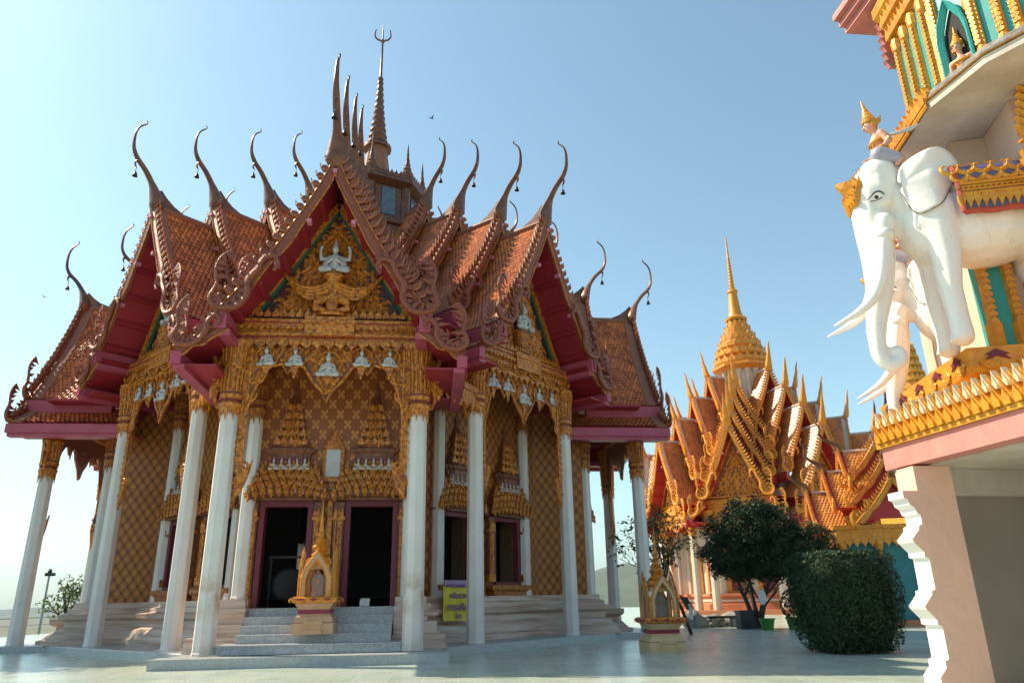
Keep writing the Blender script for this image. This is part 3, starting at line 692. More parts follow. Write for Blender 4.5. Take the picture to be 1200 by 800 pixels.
def spin(root, parts, ks):
    for k in ks:
        for p in parts:
            c = copy_tree(p, root)
            # turn about the temple's axis
            x, y, z = p.location; t = R(45*k); c.location = (x*math.cos(t)-y*math.sin(t), x*math.sin(t)+y*math.cos(t), z); c.rotation_euler = (0, 0, t)

# ---- opening surrounds
def crown_mesh(w, h, mt):
    """tiered gilt canopy that ends in a slender spire, set against a wall facing -y; origin at lintel centre"""
    mb = MB(); fb = MB(); D = .30
    for j in range(4):
        ww = w*(1.08-.10*j); z = .21*j
        mb.lathe([(ww, z), (ww, z+.05), (ww*.9, z+.09), (ww*.88, z+.22)], shape=REDENT, sx=1, sy=D/ww*(1-.14*j))
        n = 11-j
        for i in range(n):
            x = -ww+2*ww*(i+.5)/n; arch = .16*(1-(x/ww)**2)-.05; y = -D*(1-.14*j)-.03
            flame(fb, (x, y, z+.06+arch), (1, 0, 0), (0, 0, 1), (0, -1, 0), 2*ww/n*.62, .34, .07, .1 if x > 0 else -.1)
            flame(mb, (x+ww/n, y+.02, z+.04+arch), (1, 0, 0), (0, 0, 1), (0, -1, 0), 2*ww/n*.5, .24, .05, 0)
            kranok(fb, (x, y-.05, z+arch-.02), (1, 0, 0), (0, 0, 1), (0, -1, 0), .26, 0, 1 if x > 0 else -1, w=.2, lift=.2)
    z = .9; mb.lathe([(w*.60, z), (w*.62, z+.05), (w*.52, z+.12), (w*.52, z+.34), (w*.66, z+.40), (w*.66, z+.47), (w*.5, z+.52)], shape=REDENT, sy=.42)
    zz = z+.5; ww = w*.45; k = 0
    while zz < h*.74:
        mb.lathe([(ww, zz), (ww*1.08, zz+.05), (ww*.86, zz+.12), (ww*.8, zz+.24)], shape=REDENT, sy=.5)
        for i in range(5): flame(fb, (-ww+2*ww*(i+.5)/5, -ww*.5-.03, zz+.06), (1, 0, 0), (0, 0, 1), (0, -1, 0), ww*.36, .26, .05, 0)
        for i in (-1, 1): kranok(fb, (i*ww*.35, -ww*.5-.05, zz), (1, 0, 0), (0, 0, 1), (0, -1, 0), .26, 0, i, w=.24, lift=.2)
        ww *= .83; zz += .24; k += 1
    mb.lathe([(ww*1.1, zz), (ww*.9, zz+.1), (ww*.45, zz+.3), (ww*.5, zz+.34), (ww*.25, zz+.55), (.012, h)], 10, sy=.8)
    return mb, fb
def opening(root, u, r, z0, z1, hw, window, mt, parts):
    mb = MB(); t = .14
    y = -(r+.10)
    for s in (-1, 1):
        x0, x1 = sorted((u+s*hw, u+s*(hw+t))); mb.box(x0, x1, y, -(r-.25), z0, z1+t)
    mb.box(u-hw, u+hw, y, -(r-.25), z1, z1+t)
    if window: mb.box(u-hw, u+hw, y, -(r-.25), z0-.1, z0)
    fr = mb.build('window_frame' if window else 'door_frame', mt['frame'], root); parts.append(fr)
    for s in (-1, 1):
        mb = MB(); c = u+s*(hw+t+.15)
        mb.box(c-.13, c+.13, y-.06, -(r), z0, z1+.1, mi=1); mb.box(c-.16, c+.16, y-.10, y+.02, z0, z0+.22); mb.box(c-.16, c+.16, y-.10, y+.02, z1-.36, z1-.28)
        for q in (-.07, .0, .07): mb.tube([(c+q, y-.08, z0+.22), (c+q, y-.08, z1-.36)], .026, 6)
        n = int((z1-z0)/.24)
        for k in range(n): kranok(mb, (c, y-.09, z0+.2+.22*k), (1, 0, 0), (0, 0, 1), (0, -1, 0), .2, 0, s, w=.22)
        for k in range(3): flame(mb, (c-.08+.08*k, y-.1, z1-.28), (1, 0, 0), (0, 0, 1), (0, -1, 0), .09, .26, .05, 0)
        mb.build('gilt_pilaster', [mt['gold'], 'crown_ground'], fr)
    cr, fb = crown_mesh(hw+t+.30, 3.35 if not window else 3.0, mt); cr.merge(fb, mi=1); o = cr.build('tiered_crown', ['crown_ground', mt['gold']], fr, loc=(u, y+.08, z1+t))
    mb = MB(); mb.box(u-.52*(hw+.4), u+.52*(hw+.4), y-.16, y-.02, z1+t+1.02, z1+t+1.1); mb.build('red_band', mt['frame'], fr)
    for k in range(5): fig(FIG2, 'guardian_relief', fr, (u-.40+.20*k, y-.15, z1+t+.84), .46)
    if window:
        mb = MB(); mb.lathe([(hw+.42, -.42), (hw+.36, -.36), (hw+.28, -.3), (hw+.30, -.2), (hw+.44, -.12), (hw+.44, 0)], shape=SQ, c=(u, -r, z0-.1), sy=.32)
        mb.lathe([(hw+.30, -.62), (hw+.34, -.58), (hw+.34, -.46)], shape=SQ, c=(u, -r, z0-.1), sy=.30)
        for k in range(7): flame(mb, (u-hw-.2+(2*hw+.4)*(k+.5)/7, -(r+.30), z0-.24), (1, 0, 0), (0, 0, 1), (0, -1, 0), .2, .16, .04, 0)
        mb.build('window_sill', mt['gold_dark'], fr)
        for s in (-1, 1):
            mb = MB(); x = u+s*(hw-.05); mb.box(x-.03, x+.03, -(r-.1), -(r-.1-hw*.9), z0, z1); mb.build('shutter', 'shutter_lacquer', fr)

def plan_polygon(wc, wd, hc):
    """star plan: cardinal faces at wc (half width hc), diagonal faces at wd; anticlockwise from the front arm"""
    xq = wd*math.sqrt(2)-hc
    P = []
    for k in range(4):
        t = R(90*k); c, s = math.cos(t), math.sin(t)
        for x, y in ((-hc, -wc), (hc, -wc), (hc, -xq)): P.append((x*c-y*s, x*s+y*c))
        x, y = xq, -hc; P.append((x*c-y*s, x*s+y*c))
    # order: per quadrant front-left, front-right, inner corner, next inner corner
    return P
def offset_poly(P, d):
    n = len(P); out = []
    for i in range(n):
        a, b, c = Vector(P[i-1]), Vector(P[i]), Vector(P[(i+1) % n])
        e0 = (b-a).normalized(); e1 = (c-b).normalized(); n0 = Vector((e0.y, -e0.x)); n1 = Vector((e1.y, -e1.x))
        m = (n0+n1); m = m/m.length; k = d/max(.3, m.dot(n0)); out.append(tuple(b+m*k))
    return out
def moulding(mb, P, prof, closed=True, skip=()):
    loops = [[(x, y, z) for x, y in offset_poly(P, d)] for d, z in prof]; n = len(P)
    for j in range(len(prof)-1):
        for i in range(n):
            if i in skip: continue
            k = (i+1) % n; mb.add([loops[j][i], loops[j][k], loops[j+1][k], loops[j+1][i]], [(0, 1, 2, 3)])
    mb.add(loops[-1], [tuple(range(n))])
POD = [(.85, 0), (.85, .14), (.80, .16), (.62, .42), (.48, .50), (.46, .66), (.62, .74), (.64, .86), (.46, .90), (.44, 1.02), (.34, 1.05), (.32, 1.2), (.0, 1.2)]
def wall_piece(mb, p0, p1, z0, z1, t0=0.):
    p0, p1 = Vector(p0), Vector(p1); L = (p1-p0).length
    mb.add([(p0.x, p0.y, z0), (p1.x, p1.y, z0), (p1.x, p1.y, z1), (p0.x, p0.y, z1)], [(0, 1, 2, 3)], uvs=[[(t0, z0), (t0+L, z0), (t0+L, z1), (t0, z1)]])
def wall_run(mb, p0, p1, z0, z1, holes=()):
    p0, p1 = Vector(p0), Vector(p1); L = (p1-p0).length; d = (p1-p0)/L; t = 0
    for h0, h1, a, b in sorted(holes):
        wall_piece(mb, p0+d*t, p0+d*h0, z0, z1, t)
        if a > z0: wall_piece(mb, p0+d*h0, p0+d*h1, z0, a, h0)
        wall_piece(mb, p0+d*h0, p0+d*h1, b, z1, h0); t = h1
    wall_piece(mb, p0+d*t, p1, z0, z1, t)
# ------------------------------------------------------------------ the main temple
MT = dict(red='red', tile='tile', verge='verge', barge='mosaic', fin='mauve', chofa='chofa', pink='pink', backing='dark_back', plate='crown_ground', border='green', gold='gold', gold_dark='gold_dark', frame='maroon')
M['crown_ground'] = mat('crimson_gilt_ground', (.26, .10, .03), .45, 0, base2=(.13, .03, .02), vscale=8); M['shutter_lacquer'] = mat('gilt_lacquer', (.16, .09, .025), .4, 0, base2=(.05, .025, .015), vscale=14)
M['dark_back'] = mat('blue_glass_ground', (.04, .035, .045), .35, 0, base2=(.10, .02, .02), vscale=4)
temple = thing('temple', 'huge star-shaped temple with terracotta gables, red soffits, tall white columns and a trident spire', 'temple')
TC = [(11.08, 11.96), (9.13, 12.83), (7.08, 13.80), (5.33, 14.66)]
TD = [(8.88, 13.04), (6.92, 13.92), (4.87, 14.90), (3.12, 15.78)]
def colset(Hs, z0, e0, inner=True):
    return (meshof(shaft_mesh(Hs-z0, .245, .215), 'column', M['white_stained' if z0 else 'white']), meshof(capital_mesh(e0+.1-Hs, .225), 'capital', [M['gold'], M['maroon']]),
            meshof(shaft_mesh(Hs-.85, .20, .18), 'inner_column', M['white']), meshof(capital_mesh(1.1, .185), 'capital', [M['gold_dark'], M['maroon']]))
front = dict(a=2.29, R=10.0, tiers=TC, e0=7.22, e1=7.94, Hs=5.62, z0=.03, wall=8.0, deity='winged')
side = dict(front); side.update(R=10.0, tiers=[(r_-.22, z_) for r_, z_ in TC], Hs=5.30, z0=0, deity='seated', e0=6.85, e1=7.6)
diag = dict(a=2.26, R=7.77, tiers=TD, e0=7.72, e1=8.52, Hs=6.46, z0=0, wall=6.0, deity='seated', swag=True)
for c in (front, side, diag): c['colmesh'] = colset(c['Hs'], c['z0'], c['e0'])
pf = arm(temple, front, MT); 
ps = arm(temple, side, MT); spin(temple, ps, (-2, 4))
for p in ps:
    x, y, z = p.location; t = R(90); p.location = (x*math.cos(t)-y*math.sin(t), x*math.sin(t)+y*math.cos(t), z); p.rotation_euler = (0, 0, t)
pd_ = arm(temple, diag, MT); spin(temple, pd_, (-1, 3, -3))
for p in pd_:
    x, y, z = p.location; t = R(45); p.location = (x*math.cos(t)-y*math.sin(t), x*math.sin(t)+y*math.cos(t), z); p.rotation_euler = (0, 0, t)
# walls
PP = plan_polygon(8.0, 6.0, 2.25)
n = len(PP)
for i in range(n):
    p0, p1 = PP[i], PP[(i+1) % n]; L = (Vector(p1)-Vector(p0)).length; kind = i % 4
    if kind == 0:
        c = L/2; H_ = [(c-1.65, c-.55, .98, 3.48), (c+.55, c+1.65, .98, 3.48)]
        w_ = MB(); wall_run(w_, p0, p1, .9, 8.2, H_); w_.build('porch_wall', 'wall_flower', temple)
    elif kind == 2:
        c = L/2; H_ = [(c-1.75, c-.62, 1.62, 3.5), (c+.62, c+1.75, 1.62, 3.5)]
        w_ = MB(); wall_run(w_, p0, p1, 1.1, 9.0, H_); w_.build('wall', 'wall_scale', temple)
    else: w_ = MB(); wall_run(w_, p0, p1, 1.1, 9.0); w_.build('wall', 'wall_scale', temple)

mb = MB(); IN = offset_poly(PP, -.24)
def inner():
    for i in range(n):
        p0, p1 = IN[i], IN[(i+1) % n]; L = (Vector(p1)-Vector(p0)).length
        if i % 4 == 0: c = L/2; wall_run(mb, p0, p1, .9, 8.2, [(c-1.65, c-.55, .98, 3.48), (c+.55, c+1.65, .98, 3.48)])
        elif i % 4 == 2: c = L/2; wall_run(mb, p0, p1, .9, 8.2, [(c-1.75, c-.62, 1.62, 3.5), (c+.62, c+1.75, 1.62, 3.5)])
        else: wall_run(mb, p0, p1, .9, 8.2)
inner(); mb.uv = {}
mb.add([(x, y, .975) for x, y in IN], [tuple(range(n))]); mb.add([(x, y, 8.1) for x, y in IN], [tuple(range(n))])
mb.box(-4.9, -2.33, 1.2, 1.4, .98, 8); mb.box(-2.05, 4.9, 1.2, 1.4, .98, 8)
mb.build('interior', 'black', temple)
ops = []
for s in (-1, 1): opening(temple, s*1.10, 8.0, .98, 3.48, .55, False, MT, ops)
spin(temple, ops, (2, -2, 4))
ops = []
for s in (-1, 1): opening(temple, s*1.185, 6.0, 1.62, 3.5, .565, True, MT, ops)
spin(temple, ops, (-1, 3, -3))
for p in ops: p.rotation_euler = (0, 0, R(45))
# podium, left open at the front stair
mb = MB(); moulding(mb, PP, POD, skip=(0,))
for s in (-1, 1):
    for (d0, z0), (d1, z1) in zip(POD[:-1], POD[1:]): mb.add([(s*1.8, -8-d0, z0), (s*(2.25+d0), -8-d0, z0), (s*(2.25+d1), -8-d1, z1), (s*1.8, -8-d1, z1)], [(0, 1, 2, 3)])
pod = mb.build('podium', 'podium', temple)
for k in (1, 2, 3):
    mb = MB(); t = R(90*k); c, s = math.cos(t), math.sin(t)
    Q = [(x*c-y*s, x*s+y*c) for x, y in ((-1.35, -8.95), (1.35, -8.95), (1.35, -7.9), (-1.35, -7.9))]
    moulding(mb, Q, [(.62, 0), (.62, .1), (.5, .14), (.34, .32), (.24, .36), (.24, .48), (.36, .54), (.40, .60), (.40, .735), (0, .735)])
    mb.build('porch_plinth', 'podium', temple)
for s in (-1, 1):
    mb = MB(); x0, x1 = sorted((s*1.78, s*2.62))
    mb.box(x0, x1, -8.62, -7.7, 0, .98); 
    for d, za, zb in ((.0, .98, 1.2),): mb.box(x0+.05, x1-.05, -8.5, -7.7, .983, 1.2)
    x0, x1 = sorted((s*1.78, s*3.05)); mb.box(x0, x1, -8.95, -8.623, 0, .34)
    x0, x1 = sorted((s*1.80, s*2.85)); mb.box(x0, x1, -8.85, -8.626, .343, .62)
    mb.build('stair_pedestal', 'podium', temple)
mb = MB()
for k, (rr, zt) in enumerate(((8.30, .98), (8.66, .79), (9.02, .60), (9.40, .41))): mb.box(-1.775+.0*k, 1.775, -rr, -7.6-.001*k, 0, zt-.0)
mb2 = MB()
for k, (ra, rb, zt) in enumerate(((7.7, 8.34, .98), (8.3, 8.70, .79), (8.66, 9.06, .60), (9.02, 9.44, .41))):
    mb2.box(-1.77, 1.77, -rb+.02, -ra, zt-.19, zt-.03); mb2.box(-1.775, 1.775, -rb, -ra, zt-.03, zt)
mb2.box(-2.03, 2.03, -10.05, -9.0, .02, .19); mb2.box(-2.06, 2.06, -10.08, -9.0, .19, .22)
mb2.build('marble_stair', 'step', temple)
mb = MB(); mb.box(-3.08, 3.10, -11.1, -10.45, GZ, .03); mb.build('front_landing', 'kerb', temple)
# kerb ring
K = []
for k in range(4):
    t = R(90*k); c, s = math.cos(t), math.sin(t)
    q = 8.32*math.sqrt(2)-3.0
    for x, y in ((-3.0, -10.46), (3.0, -10.46), (3.0, -q), (q, -3.0)): K.append((x*c-y*s, x*s+y*c))
mb = MB(); moulding(mb, K, [(0, GZ-.02), (0, -.02), (-.02, 0), (-.3, 0)]); mb.build('kerb', 'kerb', temple)
# ring beams joining the arms' columns
for k in (0, 7):
    mb = MB(); t0, t1 = R(45*k), R(45*(k+1))
    A, B = (front if k == 0 else side, diag) if k % 2 == 0 else (diag, side if k != 7 else front)
    def pt(c, t, u): d = (math.sin(t), -math.cos(t)); w = (math.cos(t), math.sin(t)); return Vector((d[0]*c['R']+w[0]*u, d[1]*c['R']+w[1]*u, 0))
    p, q = pt(A, t0, A['a']), pt(B, t1, -B['a']); e = (q-p).normalized(); nn = Vector((e.y, -e.x, 0))
    L = (q-p).length
    for z0, z1, w in ((6.45, 6.78, .13), (6.783, 6.95, .18), (6.38, 6.447, .16)):
        vs = []
        for z in (z0, z1):
            for a_, b_ in ((.15, -w), (L-.15, -w), (L-.15, w), (.15, w)): vs.append(p+e*a_+nn*b_+Vector((0, 0, z)))
        mb.add(vs, [(0, 3, 2, 1), (4, 5, 6, 7), (0, 1, 5, 4), (1, 2, 6, 5), (2, 3, 7, 6), (3, 0, 4, 7)])
    fringe(mb, p+nn*.16, q+nn*.16, nn, 6.40, 9, .2, .2)
    mb.build('ring_beam', 'gold', temple)
# tower
mb = MB(); o8 = PI/8
mb.lathe([(2.0, 8), (2.0, 15.3), (2.15, 15.35), (2.15, 15.5), (1.95, 15.55), (1.95, 17.05)], 8, shape=[(math.cos(k*PI/4), math.sin(k*PI/4)) for k in range(8)])
for k in range(8):
    a = k*PI/4; mb.lathe([(.20, 15.5), (.20, 17.05)], 8, (1.93*math.cos(a), 1.93*math.sin(a), 0))
mb.lathe([(2.0, 17.05), (2.35, 17.2), (2.35, 17.32), (2.2, 17.36), (2.3, 17.5), (1.6, 17.62), (1.3, 17.9), (.8, 18.0)], shape=[(math.cos(k*PI/4), math.sin(k*PI/4)) for k in range(8)])
for k in range(8):
    a = k*PI/4; b = a+PI/4; p0 = (2.28*math.cos(a), 2.28*math.sin(a), 0); p1 = (2.28*math.cos(b), 2.28*math.sin(b), 0); m_ = Vector((math.cos(a+PI/8), math.sin(a+PI/8), 0))
    fringe(mb, p0, p1, m_, 17.36, 9, .2, .34, False)
tw = mb.build('tower', 'chofa', temple)
for k in range(8):
    mb = MB(); a = (k+.5)*PI/4; d = Vector((math.cos(a), math.sin(a), 0)); e = Vector((-d.y, d.x, 0)); o = d*1.815
    mb.poly([(-.28, 15.75), (.28, 15.75), (.28, 16.95), (-.28, 16.95)], o, e, (0, 0, 1), d, .03)
    mb.build('window_pane', 'glass', tw)
mb = MB()
for k in range(8):
    a = k*PI/4; c = (2.0*math.cos(a), 2.0*math.sin(a), 17.5)
    mb.lathe([(.26, 0), (.3, .12), (.2, .2), (.24, .3), (.15, .42), (.18, .5), (.11, .62), (.13, .7), (.075, .85), (.09, .92), (.05, 1.1), (.06, 1.15), (.012, 1.75)], 10, c)
mb.build('corner_spirelet', 'chofa', tw, smooth=True, angle=40)
mb = MB(); mb.lathe([(.95, 17.95), (.9, 18.1), (.62, 18.25), (.58, 18.7), (.44, 19.75), (.56, 19.85)], 8); mb.build('spire_neck', 'verge', tw)
mb = MB(); pr = [(.62, 19.8), (.62, 19.95)]; z = 19.95; r = .46
while z < 23.4:
    pr += [(r*.82, z+.02), (r*.86, z+.10), (r, z+.16), (r, z+.25), (r*.84, z+.30)]; z += .32; r *= .885
pr += [(.09, z), (.13, z+.12), (.06, z+.25), (.045, 25.6), (.10, 25.7), (.04, 25.85), (.012, 26.75)]
mb.lathe(pr, 14); 
for s in (-1, 1): mb.tube(spline([(0, 0, 25.75), (s*.22, 0, 25.80), (s*.36, 0, 26.0), (s*.34, 0, 26.3), (s*.30, 0, 26.42)], 12), lerpl([.04, .045, .04, .03, .008], 12), 6)
mb.build('spire', 'chofa', tw, smooth=True, angle=35)
# ------------------------------------------------------------------ the second temple, behind on the right
M['gold_lit'] = mat('golden_paint', (.80, .34, .022), .38, .1, base2=(.56, .18, .012), vscale=8, bump=.4, bscale=22)
M['orange'] = mat('orange_stone', (.55, .21, .09), .55, 0, base2=(.45, .16, .07), vscale=2)
M['cream'] = mat('cream_paint', (.66, .56, .44), .6, 0, var=.2, vscale=1.5)
M['back2'] = mat('gilt_ground', (.30, .12, .02), .45, 0, base2=(.20, .05, .02), vscale=5)
MT2 = dict(red='red2', tile='tile2', verge='ridge2', barge='gold_lit', fin='gold_lit', chofa='gold_lit', pink='red2', backing='back2', plate='back2', border='red2', gold='gold_lit', gold_dark='gold_lit', frame='red2')
T2X, T2Y, T2R = 29.5, 30.9, -.59
temple2 = thing('temple', 'golden-gabled temple with a round gilded dome and needle spire, behind the dark leafy tree', 'temple', (T2X, T2Y, 0), T2R)
tc2 = [(9.32-1.76*i, 13.0+1.48*i) for i in range(4)]; td2 = [(8.8-1.75*i, 12.9+1.94*i) for i in range(4)]
def colset2(Hs, e0): return (meshof(shaft_mesh(Hs, .30, .27), 'column', M['cream']), meshof(capital_mesh(e0+.1-Hs, .28), 'capital', [M['gold_lit'], M['red2']]),
                             meshof(shaft_mesh(Hs-.85, .24, .22), 'inner_column', M['cream']), meshof(capital_mesh(1.1, .22), 'capital', [M['gold_lit'], M['red2']]))
c2 = dict(a=2.3, R=8.3, tiers=tc2, e0=6.9, e1=7.75, Hs=5.6, wall=6.4, zs=1.25, fine=False, figs=False, chofa='spear', finh=.30, naga=1.25, ped=2.0, wk=.6)
d2 = dict(c2); d2.update(R=7.8, tiers=td2, wall=5.6, e0=6.8, e1=7.65)
for c in (c2, d2): c['colmesh'] = colset2(c['Hs'], c['e0'])
pa = arm(temple2, c2, MT2); spin(temple2, pa, (2, -2))
pb = arm(temple2, d2, MT2); spin(temple2, pb, (-1,))
for p in pb:
    x, y, z = p.location; t = R(45); p.location = (x*math.cos(t)-y*math.sin(t), x*math.sin(t)+y*math.cos(t), z); p.rotation_euler = (0, 0, t)
P2 = plan_polygon(6.4, 5.6, 2.2); mb = MB()
for i in range(16): wall_run(mb, P2[i], P2[(i+1) % 16], .9, 9.5)
mb.build('wall', 'cream', temple2)
mb = MB(); moulding(mb, P2, [(2.5, GZ), (2.5, .12), (.9, .125), (.9, .5), (.7, .55), (.7, 1.0), (.85, 1.05), (.85, 1.25), (0, 1.25)]); mb.build('podium', 'orange', temple2)
mb = MB(); moulding(mb, P2, [(.74, .68), (.74, .82), (.6, .82)]); mb.build('podium_band', 'cream', temple2)
for k in range(-2, 3):
    t = R(45*k); w = (6.4 if k % 2 == 0 else 5.6)+.04; d = Vector((math.sin(t), -math.cos(t), 0)); e = Vector((math.cos(t), math.sin(t), 0))
    for u in (-1.1, 1.1):
        mb = MB(); mb.poly([(-.75, 1.3), (.75, 1.3), (.75, 4.3), (0, 5.2), (-.75, 4.3)], d*w+e*u, e, (0, 0, 1), d, .12); wf = mb.build('window_frame', 'gold_lit', temple2)
        mb = MB(); mb.poly([(-.42, 1.4), (.42, 1.4), (.42, 3.9), (-.42, 3.9)], d*(w+.13)+e*u, e, (0, 0, 1), d, .02); mb.build('shutter', 'maroon', wf)
# drum, dome and spire
mb = MB(); mb.lathe([(1.75, 9), (1.75, 19.2), (1.85, 19.3)], 16)
for k in range(16):
    a = 2*PI*k/16; mb.lathe([(.16, 16.6), (.16, 18.9), (.3, 19.3)], 6, (1.8*math.cos(a), 1.8*math.sin(a), 0))
dr = mb.build('drum', 'cream', temple2)
mb = MB(); mb.lathe([(1.85, 19.25), (2.4, 19.6), (2.4, 19.85), (2.25, 19.9)], shape=OCT); z = 19.85; r = 2.75
rings = [(2.25, 20.0), (2.05, 20.75), (1.75, 21.5), (1.4, 22.25), (1.05, 23.0), (.78, 23.65)]
for i, (r, z) in enumerate(rings):
    mb.lathe([(r, z-.15), (r+.12, z), (r+.05, z+.12), (r*.88, z+.25), (r*.86, z+.75)], 20)
    n = 22-2*i
    for k in range(n):
        a = 2*PI*k/n; d = Vector((math.cos(a), math.sin(a), 0)); flame(mb, d*(r+.05)+Vector((0, 0, z+.02)), (-d.y, d.x, 0), (0, 0, 1), d, 2*PI*r/n*.95, .66, .12, 0)
dm = mb.build('gilded_dome', 'gold_lit', temple2)
mb = MB(); mb.lathe([(.95, 24.2), (1.0, 24.4), (.7, 24.6), (.55, 25.0), (.38, 26.9), (.5, 27.0), (.45, 27.15), (.25, 27.3)], 12)
z = 27.3; r = .26; pr = []
while z < 30.2: pr += [(r*.7, z), (r, z+.1), (r, z+.2), (r*.7, z+.3)]; z += .32; r *= .94
pr += [(.10, z), (.06, 32.4), (.01, 32.9)]; mb.lathe(pr, 10); mb.build('needle_spire', 'gold_lit', temple2, smooth=True, angle=35)

# ------------------------------------------------------------------ gilded chedi on the far right
chedi = thing('chedi', 'tall gilded tiered chedi, seen behind the white elephants', 'chedi', (31.6, 12, 0))
mb = MB(); z = 9.5; r = 2.25
mb.lathe([(2.6, 0), (2.6, 6), (2.3, 6.4), (2.3, 9.5)], shape=REDENT)
while z < 15.4:
    mb.lathe([(r, z), (r+.12, z+.08), (r+.12, z+.2), (r*.9, z+.3), (r*.88, z+.52)], 20); n = 18
    for k in range(n):
        a = 2*PI*k/n; d = Vector((math.cos(a), math.sin(a), 0)); flame(mb, d*(r*.9+.05)+Vector((0, 0, z+.2)), (-d.y, d.x, 0), (0, 0, 1), d, 2*PI*r/n*.8, .34, .08, 0)
    z += .5; r *= .86
mb.build('tiered_body', 'bright_gold', chedi)
mb = MB(); mb.lathe([(r, z-.05), (r*.6, z+.4), (r*.7, z+.5), (.02, z+2.2)], 12); mb.build('finial', 'bright_gold', chedi)

# ------------------------------------------------------------------ small gilded pavilion with teal columns
M['teal'] = mat('teal_paint', (.02, .22, .27), .4, 0, var=.25, vscale=3)
M['tile3'] = mat('yellow_amber_tile', (.66, .27, .04), .34, 0, base2=(.52, .18, .03), vscale=1.2, island=.2)
MT3 = dict(MT2); MT3.update(tile='tile3')
pav3 = thing('pavilion', 'small gilded pavilion with curled roof finials and teal walls, behind the clipped bush', 'pavilion', (22.6, 3.2, 0), -.35)
def small_gable(root, off, rot, T, hw):
    prof = [(0, 0), (.25*hw, -.55), (.55*hw, -1.1), (hw, -1.75)]; start = len(root.children)
    made = []
    for i, (r, z) in enumerate(T):
        rb = T[i+1][0]-.4 if i+1 < len(T) else 0
        mb = MB(); slab(mb, prof, r, rb, z, 0, .08); mb.poly([(-hw*.8, -1.6), (hw*.8, -1.6), (0, -.2)], (0, -(r-.35), z), (1, 0, 0), (0, 0, 1), (0, 1, 0), .06)
        o = mb.build('roof_tier', 'red2', root); made.append(o)
        mb = MB(); tiles(mb, prof, r-.15, rb, z, .15, .16); mb.build('roof_tiles', 'tile3', o)
        mb = MB(); barge(mb, prof, r, z, 1, finh=.2, step=.15, wk=.55, nub=False)
        for s in (-1, 1):
            Q = spline([(s*hw, -(r+.06), z-1.9), (s*(hw+.22), -(r+.06), z-1.85), (s*(hw+.3), -(r+.06), z-1.5), (s*(hw+.2), -(r+.06), z-1.3)], 10); mb.tube(Q, lerpl([.08, .1, .07, .02], 10), 6)
        mb.build('bargeboard', ['gold_lit', 'gold_lit', 'gold_lit', 'gold_lit'], o)
        mb = MB(); mb.tube([(0, -(r-.1), z+.05), (0, -rb, z+.05)], .07, 6); mb.build('ridge_cap', 'ridge2', o)
        mb = MB(); c = Vector((0, -r, z))
        Q = spline([c+Vector(p) for p in ((0, .1, -.05), (0, -.05, .2), (0, -.15, .4), (0, -.5, .62), (0, -.72, .9), (0, -.66, 1.2), (0, -.8, 1.45), (0, -.74, 1.7))], 24); mb.tube(Q, lerpl([.1, .16, .1, .07, .06, .05, .04, .012], 24), 6)
        mb.build('roof_finial', 'chofa', o, smooth=True)
    for o in made:
        o.location = (off[0], off[1], 0); o.rotation_euler = (0, 0, rot)
small_gable(pav3, (0, 0), R(0), [(2.6, 5.6), (1.9, 6.5), (1.2, 7.4)], 1.5)
small_gable(pav3, (0, 0), R(-90), [(3.0, 5.4), (2.2, 6.3), (1.4, 7.2)], 1.5)
small_gable(pav3, (0, 0), R(90), [(3.0, 5.4), (2.2, 6.3), (1.4, 7.2)], 1.5)
small_gable(pav3, (.9, 1.2), R(0), [(1.6, 8.0), (.9, 8.7)], 1.2)
mb = MB(); mb.box(-2.4, 2.4, -2.1, 2.4, 3.2, 3.62); mb.box(-2.5, 2.5, -2.2, 2.5, 3.623, 3.78)
fringe(mb, (-2.4, -2.12, 0), (2.4, -2.12, 0), (0, -1, 0), 3.22, 16, .26, .34); fringe(mb, (-2.42, 2.4, 0), (-2.42, -2.1, 0), (-1, 0, 0), 3.22, 16, .26, .34)
mb.build('entablature', 'gold_lit', pav3)
mb = MB(); mb.box(-1.9, 1.9, -1.6, 2.1, GZ, 3.2); mb.build('wall', 'teal', pav3)
cmesh = MB(); cmesh.lathe([(.2, 0), (.2, .3), (.15, .35), (.13, 2.9), (.2, 3.25)], 10); cme = meshof(cmesh, 'column', M['gold_lit'])
for x in (-2.2, -.8, .8, 2.2): link('column', cme, pav3, (x, -1.95, GZ))
for y in (-.6, .8, 2.2): link('column', cme, pav3, (-2.2, y, GZ))
mb = MB(); mb.box(-2.7, 2.7, -2.4, 2.7, GZ-.3, .05); mb.build('plinth', 'orange', pav3)
